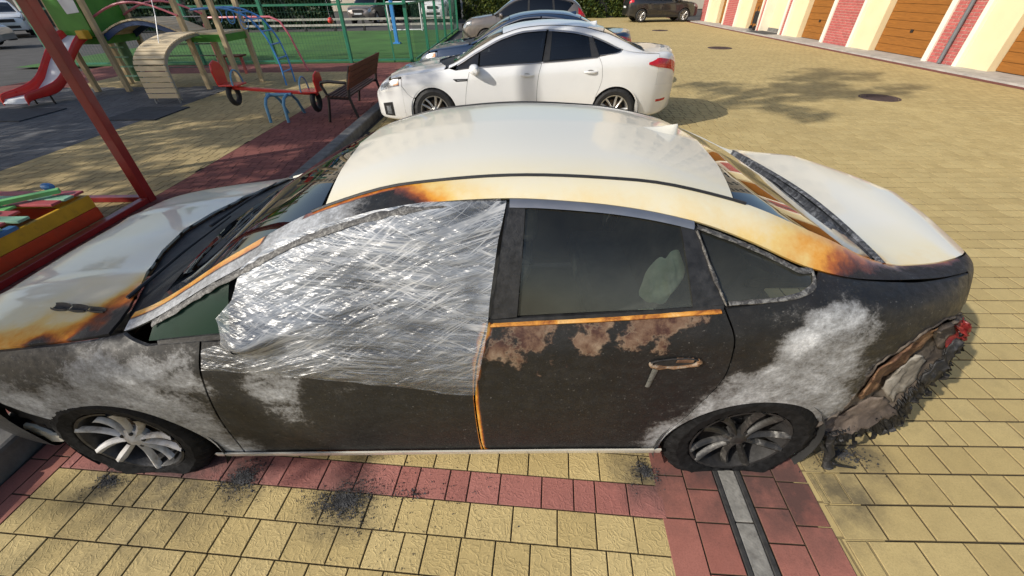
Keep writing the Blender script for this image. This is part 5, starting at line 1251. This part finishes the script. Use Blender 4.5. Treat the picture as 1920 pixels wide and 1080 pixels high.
# ---------------------------------------------------------------- the burnt car
bc = thing('burnt_car', (0, 0, 0), 'cream saloon car burnt black and ash grey along its near side, in the foreground', 'car')
bcar = sedan(bc, 0., 'burn', 'glass', burnt=True)
ZB = SEDAN_SHAPE.c['zb']; SS = SEDAN_SHAPE
wm_f = dict(tyre=M['burnt_tyre'], rim=M['alloy_white'], dark=M['char'], disc=M['disc'], barrel=M['char_b'])
wm_r = dict(tyre=M['burnt_tyre'], rim=M['alloy_burnt'], dark=M['char'], disc=M['char'], barrel=M['char'])
wheel(bcar, -1.41, -1, .235, wm_f, face=.905, rt=.328, rr=.222, flat=1, rough=.004, bent={3: .8, 8: .6})
wheel(bcar, 1.3975, -1, .225, wm_r, face=.905, rt=.338, rr=.226, flat=1, rough=.006, bent={7: .5})
for X in (-1.41, 1.3975): wheel(bcar, X, 1, .30, wm_f, face=.92)
def wob(a, s): return math.sin(a*37.1+s)*.5+math.sin(a*91.7+s*2.3)*.3+math.sin(a*17.3+s*.7)*.4
# the cling film over the front side window and the mirror stub (a thing of its own)
FILM = [(-.609, 1.09), (-.446, 1.188), (-.289, 1.238), (-.102, 1.28), (.081, 1.305), (.352, 1.312), (.322, 1.202), (.286, 1.011), (.271, .897), (.212, .60), (.10, .612), (.024, .631), (-.12, .655), (-.281, .682), (-.40, .70), (-.576, .727), (-.70, .738), (-.815, .746), (-.795, .826), (-.70, .855), (-.675, .90), (-.70, .945), (-.64, 1.002)]
FILM = [(x+.004*wob(i, 1), z+.004*wob(i, 2)) for i, (x, z) in enumerate(FILM)]
def film_off(x, z):
    b = .075*math.exp(-((x+.60)/.10)**2-((z-.885)/.055)**2)
    s = .035*math.exp(-((x+.45)/.22)**2-((z-.92)/.06)**2)
    inb = -.012*max(0, min(1, (z-.95)/.08))*max(0, min(1, (.2-x)/.2))
    k = z-.18*x; k2 = z+.12*x
    w = .0018*(math.sin(k*95+math.sin(x*9)*2)+.8*math.sin(k2*140+math.sin(x*13)*2.5)+.6*math.sin(k*230+x*11))
    return .012+b+s+inb+w*.9
fv, ff = tess(FILM, .012)
film = MB(); film.v = [(x, -(SS.side(x, z)+film_off(x, z)), z) for x, z in fv]; film.f = ff
def film_dens(x, z):
    d = min(1.2, .48+.5*max(0, min(1, (z-.80)/.25))+.25*math.exp(-((x+.35)/.25)**2))
    q = max(0., min(1., (z-(.630-.143*x))/.14)); return d*(.30+.70*q*q*(3-2*q))
film.at['burn'] = ('FLOAT_COLOR', [(film_dens(x, z), 0, 0, 1) for x, z in fv])
fo = film.build('cling_film', M['film'], smooth=True, ang=80)
tag(fo, 'crumpled clear plastic film stretched over the burnt front side window', 'plastic film')
# burnt mirror stub beneath the film
stub = MB()
G = []
for i in range(9):
    q = i/8; y = -(SS.side(-.58, .86)-.01+.10*q); r = .045*math.sin(math.pi*min(.97, .3+.68*q))+.004
    G.append([(-.58-.03*q+1.5*r*math.cos(a)*(1+.1*wob(a, i)), y, .875+r*math.sin(a)*(1+.12*wob(a, i+3))) for a in np.linspace(0, 2*math.pi, 15)])
link('mirror_stub', stub.grid(G).mesh('mirror_stub', M['char'], (0,0,0), True), bc)
# melted rear door handle: a scorched ring round a flat disc, its dark colour painting the pocket's shade, a remnant of the grip and a strip hanging below
def onS(x, z, o): return (x, -(SS.side(x, z)+o), z)
def rarc(a0, a1, n): return [onS(.965+.090*math.cos(a)*(1+.04*wob(a, 1)), .775+.022*math.sin(a)*(1+.1*wob(a, 2))+.006*math.cos(a), .005) for a in np.linspace(R(a0), R(a1), n)]
link('door_handle', MB().tube(rarc(165, 385, 18), [.0075+.003*wob(i, 4) for i in range(18)], 7).mesh('door_handle', M['handle'], (0,0,0), True, 70), bc)
link('handle_lip', MB().tube(rarc(25, 165, 14), .004, 7).mesh('handle_lip', M['char'], (0,0,0), True, 70), bc)
cup = MB().add([onS(.965, .775, .003)]+[onS(.965+.08*math.cos(a), .775+.018*math.sin(a), .003) for a in np.linspace(0, 2*math.pi, 21)[:-1]], [(0, 1+k, 1+(k+1) % 20) for k in range(20)])
link('handle_cup', cup.mesh('handle_cup', M['char']), bc)
hg = [[onS(.965+.062*q+.002*wob(q*3+k, 1), .787+.013*k+.004*wob(q, 2), .012-.008*abs(k)) for k in (-1, -.4, .4, 1)] for q in np.linspace(0, 1, 7)]
link('handle_grip', MB().grid(hg).mesh('handle_grip', M['beam_rust'], (0,0,0), True, 70), bc)
hg = [[onS(.900-.012*q+.012*k*(1-.2*q), .745-.10*q, .010-.006*abs(k)) for k in (-1, -.4, .4, 1)] for q in np.linspace(0, 1, 8)]
link('hanging_strip', MB().grid(hg).mesh('hanging_strip', M['under_dark'], (0,0,0), True, 70), bc)
# air vents in the bonnet edge
for k in range(3):
    mb = MB(); x0 = -1.60+.10*k
    for q in range(2): pass
    G = []
    for i in range(7):
        q = i/6; X = x0+.092*q; Yc = -.615-.022*k-.022*q; w = (.024, .022, .015)[k]*(.75+.25*math.sin(math.pi*q))
        G.append([(X, Yc+w*e, SS.top(X, Yc+w*e)+zz) for e, zz in ((-1, .002), (-.8, .010), (-.55, .002), (0, -.0), (.55, .002), (.8, .010), (1, .002))])
    link('bonnet_vent', mb.grid(G).mesh('bonnet_vent', M['char'], (0,0,0), True, 70), bc)
# torn, melted rear corner: the bumper skin hangs between the panel edge (EG) and the melted fringe (JG)
JG = [(1.758, -0.87, 0.236), (1.853, -0.865, 0.198), (1.951, -0.855, 0.212), (2.037, -0.84, 0.253), (2.164, -0.815, 0.279), (2.164, -0.8, 0.358), (2.178, -0.79, 0.414), (2.193, -0.775, 0.494), (2.244, -0.755, 0.557), (2.206, -0.75, 0.635), (2.231, -0.735, 0.682), (2.158, -0.745, 0.81)]
EG = [(1.70, -0.882, 0.33), (1.778, -0.879, 0.428), (1.767, -0.889, 0.565), (1.75, -0.891, 0.71), (1.814, -0.874, 0.794), (1.889, -0.848, 0.864), (1.972, -0.813, 0.884), (2.104, -0.741, 0.854)]
def along(pl, q):
    P_ = np.array(pl); t = np.r_[0, np.cumsum(np.linalg.norm(np.diff(P_, axis=0), axis=1))]; t /= t[-1]
    return np.array([np.interp(q, t, P_[:, k]) for k in range(3)])
def tornpt(q, t, out=0., seed=0):
    e, j = along(EG, q), along(JG, q); p = e*(1-t)+j*t
    n = .008*wob(q*.8+t*.5, seed)+.005*wob(q*.4+t*1.3, seed+3)
    d = -.05*math.sin(math.pi*min(1, t*1.15))**.7 if t < .87 else -.02
    return (p[0]+.004*wob(t*3+q, seed+1), p[1]-(d+n+out), p[2]+.006*wob(q*2+t, seed+5))
def torn(name, q0, q1, t0, t1, mat, out, seed, n=28, m=12, taper=0.):
    G = []
    for i in range(n+1):
        row = []
        for j in range(m+1):
            q = q0+(q1-q0)*i/n; w = 1-taper*abs(i/n-.5)*2; tm = (t0+t1)/2; hw = (t1-t0)/2*w
            row.append(tornpt(q, tm+hw*(2*j/m-1)+.02*wob(i*.3, seed), out, seed))
        G.append(row)
    mb = MB().grid(G)
    o = link(name, mb.mesh(name, mat, (0,0,0), True, 60), bc); sd = o.modifiers.new('thick', 'SOLIDIFY'); sd.thickness = .006
    return o
torn('bumper_remnant', 0., 1., -.03, 1.0, M['under'], 0., 1, 60, 20)
torn('bumper_bracket', .30, .80, .03, .40, M['beam_rust'], .018, 2, 30, 10, .35)
torn('sensor_housing', .44, .66, .42, .74, M['ash_white'], .022, 3, 16, 10, .3)
torn('lower_skirt', .05, .42, .48, .96, M['under_pink'], .012, 4, 20, 10, .25)
torn('lamp_housing', .74, 1.0, .0, .62, M['under'], .022, 5, 16, 10)
torn('lamp_lens', .90, 1.0, .55, 1.0, M['lens_melted'], .030, 6, 10, 8)
torn('lamp_shard', .80, .90, .55, .92, M['lens_melted'], .020, 7, 10, 6, .6)
torn('melted_patch', .60, .86, .74, 1.02, M['melt'], .026, 8, 20, 8, .2)
rr = random.Random(3); G = []
jag = [rr.uniform(-.05, .16) for _ in range(171)]
for i in range(171):
    q = i/170; j1 = 1.0+.5*jag[i]+.25*(jag[max(0, i-1)]+jag[min(170, i+1)]); row = []
    for k, t in enumerate((.80, .88, .95, j1*.98+.02, j1+.03)):
        p = tornpt(q, min(t, 1.), .012+.008*wob(q*2+k, 3), 9); e, j = along(EG, q), along(JG, q); ex = max(0, t-1.)
        row.append((p[0]+(j-e)[0]*ex+.006*wob(i*.7+k, 2), p[1]+.016*wob(i*.23+k*.9, 5), p[2]+(j-e)[2]*ex-.10*ex))
    G.append(row)
fr = MB().grid(G)
for i in range(0, 130, 7):
    p = G[i][4]; L_ = rr.uniform(.01, .06); fr.tube([p, (p[0]+rr.uniform(-.02, .01), p[1]-.004, p[2]-L_*.5), (p[0]+rr.uniform(-.03, .02), p[1], p[2]-L_)], [.012, .009, .003], 6)
o = link('melted_edge', fr.mesh('melted_edge', M['melt'], (0,0,0), True, 60), bc); sd = o.modifiers.new('thick', 'SOLIDIFY'); sd.thickness = .007
dp2 = MB()
dp2.tube([(1.84, -.86, .21), (1.86, -.865, .15), (1.88, -.88, .10), (1.885, -.885, .05), (1.90, -.90, .012)], [.022, .016, .022, .014, .026], 8)
dp2.tube([(1.73, -.87, .27), (1.78, -.875, .20), (1.83, -.88, .14), (1.88, -.885, .09)], [.010, .008, .009, .006], 8)
dp2.tube([(1.88, -.885, .04), (1.95, -.90, .018), (2.03, -.91, .010)], [.008, .006, .003], 6)
link('melted_drip', dp2.mesh('melted_drip', M['melt'], (0,0,0), True, 70), bc)
bcar.loft('rear_inner_panel', 1.72, 2.34, .6, 5, -1, M['dark_in'], nx=12, nu=8, off=.11, lip=False)
bcar.loft('front_inner_panel', -2.3, -1.7, .6, 5, -1, M['dark_in'], nx=12, nu=8, off=.09, lip=False)
# remains of the front bumper, with the cream lip that survived
bcar.side('bumper_lip', [(-1.90, .16), (-1.70, .12), (-1.62, .115), (-1.63, .15), (-1.72, .165), (-1.84, .24), (-1.92, .30), (-1.95, .24)], -1, M['cream_car'], off=.02, gap=0, step=.03, fn=lambda x, z: .01*wob(x*2+z, 3))
bcar.side('bumper_remnant', [(-1.66, .14), (-1.68, .38), (-1.74, .44), (-1.82, .50), (-1.90, .58), (-1.94, .40), (-1.92, .30), (-1.84, .23), (-1.74, .16)], -1, M['char'], off=.05, gap=0, step=.03, fn=lambda x, z: .014*wob(x*1.6+z, 6))
# airbag hanging inside the rear side window: a slack, creased wedge, narrow at the top
G = []
for i in range(13):
    q = i/12; row = []
    for j in range(41):
        b = 2*math.pi*j/40; rad = 1+.16*math.sin(2*b+.9)+.10*math.sin(3*b-.4)+.05*math.sin(5*b+1.2)+.03*math.sin(9*b)
        u, w = q*rad*math.cos(b), q*rad*math.sin(b)
        x = .905+.062*u*(1-.35*w)+.022*w; z = 1.05+.092*w
        f = .008*math.sin(u*5+w*3)+.006*math.sin(w*8-u*4)+.004*math.sin(u*13+w*9)
        row.append((x, -(SS.side(x, z)-.060+.034*(1-q*q)+f*(1-q**4)), z))
    G.append(row)
link('curtain_airbag', MB().grid(G).mesh('curtain_airbag', M['airbag'], (0,0,0), True, 80), bc)
# wipers on the cowl
for (y0, y1, x1) in ((-.62, .05, -1.17), (-.02, .55, -1.16)):
    w = MB(); w.tube([(-1.25, y0, SS.top(-1.25, y0)+.008), (-1.20, (y0+y1)/2, SS.top(-1.2, (y0+y1)/2)+.02), (x1, y1, SS.top(x1, y1)+.018)], [.008, .006, .004], 6)
    link('wiper', w.mesh('wiper', M['black_plastic']), bc)
# ---------------------------------------------------------------- the white car behind it
def full_sedan(name, loc, rz, body, glm, label, trim='black_plastic', detail=True, group=None, scale=1.):
    root = thing(name, (0, 0, 0), label, 'car', group)
    car = sedan(root, .07, body, glm, False, (-1.40, .25, .352), (1.3975, .25, .36), trim)
    B = M[body]; wm = dict(tyre=M['rubber'], rim=M['alloy'], dark=M['black_plastic'], disc=M['disc'])
    for X in (-1.40, 1.3975):
        for sg in (-1, 1): wheel(car, X, sg, .334, wm, face=.905)
    for sg in (-1, 1):
        lamp_patch(car, 'headlamp', -2.26, -1.93, 4.35, 5.3, sg, M['lamp_clear'])
        lamp_patch(car, 'indicator', -2.02, -1.93, 4.45, 4.9, sg, M['lamp_amber'], .009)
        lamp_patch(car, 'tail_lamp', 1.84, 2.33, 4.05, 4.95, sg, M['lamp_red'], .006, 20, 8, lambda x, y, z, t: (x, y, z if x > 2.0 else .90+(z-.90)*(.35+.65*(x-1.84)/.16)))
        lamp_patch(car, 'fog_lamp_surround', -2.25, -2.08, 1.6, 3.0, sg, M['black_plastic'])
        lamp_patch(car, 'fog_lamp', -2.20, -2.12, 1.9, 2.7, sg, M['lamp_clear'], .010, 6, 4)
        lamp_patch(car, 'reflector', 2.05, 2.22, 2.2, 2.35, sg, M['lamp_red'])
        for x, z in ((.06, .76), (1.0, .80)): handle(car, x, z, sg, B)
        mirror(car, -.74, .80, sg, B, None)
        car.side('fender_vent', [(-1.02, .68), (-.85, .69), (-.84, .72), (-1.07, .715)], sg, M['black_plastic'], off=-.003, gap=0, step=.03)
        car.side('vent_bar', [(-1.0, .697), (-.86, .702), (-.86, .708), (-1.0, .704)], sg, M['chrome'], off=-.006, gap=0, step=.04)
    if detail:
        car.side('fuel_flap', arc(1.62, .80, .075, 0, 350, 24), -1, B, off=-.0015, gap=0, step=.03, thick=.008)
    root.location = loc; root.rotation_euler = (0, 0, rz); root.scale = (scale,)*3
    return car
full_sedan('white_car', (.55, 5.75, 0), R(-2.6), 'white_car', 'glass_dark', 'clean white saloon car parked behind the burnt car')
# ---------------------------------------------------------------- tall cars in the distance
SUVSPEC = dict(x0=-2.28, x1=2.24, sh=.18,
 W ="-2.28:.50 -2.22:.68 -2.1:.80 -1.85:.87 -1.4:.905 0:.91 1.2:.91 1.7:.89 2.0:.84 2.15:.76 2.22:.64 2.24:.5",
 zs="-2.28:.32 -2.1:.26 -1:.24 1:.24 2.0:.28 2.24:.36",
 zb="-2.28:.62 -2.2:.78 -2.0:.90 -1.5:.98 -1.0:1.03 0:1.07 1:1.11 1.6:1.16 2.0:1.15 2.16:1.08 2.24:.8",
 yr="-2.28:.40 -2.2:.58 -2.0:.72 -1.5:.80 -1.1:.80 -.8:.77 -.3:.70 .4:.67 1.2:.67 1.7:.69 2.0:.70 2.16:.60 2.24:.4",
 zr="-2.28:.63 -2.2:.80 -2.0:.93 -1.5:1.02 -1.05:1.09 -.7:1.29 -.3:1.48 0:1.54 .4:1.57 1.0:1.55 1.5:1.48 1.75:1.40 1.95:1.27 2.08:1.16 2.24:.82",
 yd="-2.28:.33 -2.2:.50 -2.0:.64 -1.5:.72 -1.05:.71 -.8:.68 -.3:.62 .4:.59 1.2:.59 1.7:.60 2.0:.61 2.16:.50 2.24:.32",
 zd="-2.28:.64 -2.2:.82 -2.0:.95 -1.5:1.04 -1.05:1.11 -.7:1.31 -.3:1.52 0:1.59 .4:1.62 1.0:1.60 1.5:1.54 1.75:1.47 1.95:1.34 2.08:1.2 2.24:.84",
 zc="-2.28:.66 -2.2:.86 -2.0:.99 -1.5:1.07 -1.15:1.11 -.75:1.35 -.38:1.55 0:1.63 .5:1.66 1.0:1.65 1.6:1.58 1.8:1.50 2.0:1.34 2.1:1.2 2.24:.86")
SUV_SHAPE = Shape(SUVSPEC, 240)
def suv(name, loc, rz, body, label, scale=(1, 1, 1), gl='glass_dark', group=None):
    root = thing(name, (0, 0, 0), label, 'car', group); S = SUV_SHAPE; car = Car(S, root, 0); B = M[body]; c = S.c
    zr, zb, yd, yr = (lambda k: (lambda x: float(c[k](x))))('zr'), (lambda k: (lambda x: float(c[k](x))))('zb'), (lambda k: (lambda x: float(c[k](x))))('yd'), (lambda k: (lambda x: float(c[k](x))))('yr')
    def xs(a, b, n=12): return [a+(b-a)*i/n for i in range(n+1)]
    def sym2(h): return h+[(x, -y) for x, y in h[::-1][1:-1]]
    for sg in (-1, 1):
        A = [(-1.02, .27)]+arc(-1.35, .36, .37, -14, 194)+[(-1.75, .28), (-2.1, .30), (-2.2, .36)]
        parts = {'front_fender': A+[(x, zr(x)-.004) for x in xs(-2.2, -1.05)]+[(-.98, 1.04), (-.95, .8), (-.97, .4)],
                 'front_door': [(-.97, .27), (-.95, .8), (-.98, 1.03)]+[(x, zb(x)) for x in xs(-.9, .15)]+[(.16, .27)],
                 'rear_door': [(.16, .27), (.15, 1.07)]+[(x, zb(x)) for x in xs(.2, 1.05)]+[(1.12, .8), (1.0, .45), (.97, .27)],
                 'rear_quarter': [(.97, .27), (1.0, .45), (1.12, .8), (1.05, 1.11)]+[(x, zb(x)) for x in xs(1.1, 1.5, 4)]+[(x, zr(x)-.004) for x in xs(1.75, 2.15, 8)]+[(2.18, .8), (2.16, .38), (1.76, .30)]+arc(1.35, .36, .375, -12, 192)}
        for k, pl in parts.items(): car.side(k, pl, sg, B, step=.09)
        for k, pl in {'front_window': [(-.93, 1.065)]+[(x, zb(x)+.025) for x in xs(-.8, .12, 6)]+[(.14, zr(.14)-.03)]+[(x, zr(x)-.03) for x in xs(0, -.85, 8)],
                      'rear_window': [(.2, 1.10), (.2, zr(.2)-.03)]+[(x, zr(x)-.03) for x in xs(.4, .98, 5)]+[(1.03, 1.14)],
                      'quarter_window': [(1.1, 1.145), (1.05, zr(1.05)-.03)]+[(x, zr(x)-.035) for x in xs(1.2, 1.62, 5)]+[(1.72, 1.28), (1.6, 1.21)]}.items():
            car.side(k, pl, sg, M[gl], off=.008, step=.1, gap=0)
        car.side('window_frame', [(x, zb(x)+.002) for x in xs(-1.0, 1.5, 14)]+[(1.75, 1.3)]+[(x, zr(x)-.006) for x in xs(1.6, -.95, 16)], sg, M['black_plastic'], off=.014, step=.09, gap=0)
        car.loft('roof_rail', -1.06, 2.12, 6, 7, sg, B, nx=30, nu=3)
        lamp_patch(car, 'headlamp', -2.2, -1.88, 4.3, 5.4, sg, M['lamp_clear'], .006, 10, 5)
        lamp_patch(car, 'tail_lamp', 1.92, 2.17, 4.3, 5.9, sg, M['lamp_red'], .006, 10, 8)
        car.loft('lower_cladding', -1.0, .98, 0, 1.9, sg, M['black_plastic'], nx=8, nu=4, off=-.006)
        mirror(car, -.82, 1.04, sg, B, None)
        for x, z in ((.0, .92), (.9, .95)): handle(car, x, z, sg, B)
        wmm = dict(tyre=M['rubber'], rim=M['alloy'], dark=M['black_plastic'], disc=M['disc'])
        for X in (-1.35, 1.35):
            wheel(car, X, sg, .345, wmm, face=.90, rt=.345, rr=.235, spokes=10)
            G = [[(X+.39*math.cos(R(a)), sg*y, .36+.39*math.sin(R(a))) for y in (.89, .6)] for a in range(-20, 201, 12)]
            lb = MB().grid(G); k0 = len(lb.v); lb.add([(X, sg*.6, .36)], []); lb.f += [(k0, 2*i+1, 2*i+3) for i in range(len(G)-1)]
            link('arch_liner', lb.mesh('arch_liner', M['dark_in']), root)
    car.top('hood', sym2([(-2.17, 0), (-2.15, -.4)]+[(x, -yr(x)+.003) for x in xs(-2.12, -1.12)]+[(-1.16, -.4), (-1.2, 0)]), B, step=.12)
    car.top('windscreen', sym2([(-1.18, 0), (-1.14, -.4)]+[(x, -yd(x)+.01) for x in xs(-1.05, -.32, 8)]+[(-.37, -.3), (-.38, 0)]), M['glass_front'], off=.006, step=.12)
    car.top('roof', sym2([(-.37, 0), (-.36, -.3)]+[(x, -yd(x)+.004) for x in xs(-.31, 1.7, 10)]+[(1.76, -.3), (1.78, 0)]), B, step=.15)
    car.top('rear_screen', sym2([(1.79, 0), (1.77, -.3)]+[(x, -yd(x)+.01) for x in xs(1.72, 1.98, 6)]+[(2.0, -.3), (2.01, 0)]), M[gl], off=.004, step=.1)
    t = [car.loft('t', 1.99, 2.24, 6.9, 9, sg, B, nx=8, nu=6, lip=False) for sg in (-1, 1)]+[car.loft('t', 2.1, 2.24, 0, 6.9, sg, B, nx=8, nu=16, lip=False) for sg in (-1, 1)]+[car.cap('t', 2.239, B)]
    join(t, 'tailgate')
    t = [car.loft('t', -2.28, -2.17, 0, 9, sg, B, nx=8, nu=20, lip=False) for sg in (-1, 1)]+[car.cap('t', -2.279, B)]
    join(t, 'front_bumper')
    g = MB().box(-2.30, -2.27, -.36, .36, .68, .82); link('grille', g.mesh('grille', M['black_plastic']), root)
    g = MB().box(-2.30, -2.27, -.45, .45, .40, .52); link('lower_grille', g.mesh('lower_grille', M['black_plastic']), root)
    g = MB().box(-2.31, -2.29, -.26, .26, .56, .65); link('number_plate', g.mesh('number_plate', M['white_metal']), root)
    g = MB().box(2.235, 2.25, -.26, .26, .74, .83); link('number_plate', g.mesh('number_plate', M['white_metal']), root)
    box_part(car, 'floor_pan', (-1.9, 1.95, -.62, .62, .26, .34), M['dark_in'])
    box_part(car, 'seats', (-.2, 1.2, -.6, .6, .4, 1.0), M['seat'], .1)
    root.location = loc; root.rotation_euler = (0, 0, rz); root.scale = scale
    return root
full_sedan('blue_car', (.62, 8.95, 0), R(-2), 'blue_car', 'glass_dark', 'dark blue saloon car parked behind the white car', detail=False)
suv('grey_car', (.75, 16.3, 0), R(-2), 'grey_car', 'brownish grey off-roader parked beyond the dark blue car')
suv('black_car', (9.7, 29.9, 0), R(180+2), 'black_car', 'black off-roader parked sideways at the far end by the hedge')
suv('pale_car', (-29.2, 26.2, 0), R(138), 'white_car', 'white off-roader at the far left, beyond the road')
full_sedan('silver_car', (-25.0, 19.0, 0), R(200), 'silver_car', 'glass_dark', 'pale car cut off by the left edge of the picture', detail=False)
suv('parked_car', (-9.6, 32.6, 0), R(83), 'grey_car', 'dark grey car parked behind the sports court')
suv('van', (-5.0, 33.4, 0), R(88), 'white_car', 'white van seen from the front beyond the court fence', (1, 1, 1.15))
# ---------------------------------------------------------------- fire debris on the paving
def debris(cx, cy, rx, ry, n, label, seed, spread=1.0, rot=0.):
    rg = np.random.default_rng(seed); r = thing('ash_pile', (cx, cy, 0), label, 'debris', 'heaps of ash on the paving')
    mb = MB(); c, s = math.cos(rot), math.sin(rot)
    for i in range(n):
        a = rg.uniform(0, 2*math.pi); q = abs(rg.normal(0, .48))*spread
        lobes = 1+.35*math.sin(3*a+seed)+.2*math.sin(5*a)
        x, y = rx*q*math.cos(a)*lobes, ry*q*math.sin(a)*lobes; x, y = cx+c*x-s*y, cy+s*x+c*y
        sz = (.0018+.0065*rg.random()**3)*(1.25-.5*min(1, q)); v = rg.normal(0, 1, (5, 3)); v /= np.linalg.norm(v, axis=1)[:, None]
        v *= sz*rg.uniform(.5, 1.3, (5, 1)); v[:, 2] *= .3
        z = .002+sz*.2+max(0, .005*(1-q))
        mb.add([(x+p[0], y+p[1], z+p[2]) for p in v], [(0, 1, 2), (0, 2, 3), (0, 3, 1), (4, 2, 1), (4, 3, 2), (4, 1, 3)])
    o = mb.build('ash_crumbs', M['ashy'], r); o['kind'] = 'stuff'
debris(-.43, -1.06, .24, .15, 3600, 'scattered heap of black ash on the red row before the doors', 5)
debris(-.97, -.95, .15, .12, 2200, 'ash heap under the sill just behind the front wheel', 6, rot=.5)
debris(-1.62, -.965, .11, .07, 900, 'thin ash smear on the paving before the front wheel', 8)
debris(1.0, -.92, .09, .08, 1000, 'ash heap at the sill just ahead of the rear wheel', 9)
debris(2.0, -.83, .22, .10, 1200, 'ash and soot below the melted rear corner', 10)
debris(-.1, -1.03, .6, .16, 420, 'loose black specks strewn to the right of the ash heap', 12, 1.2)
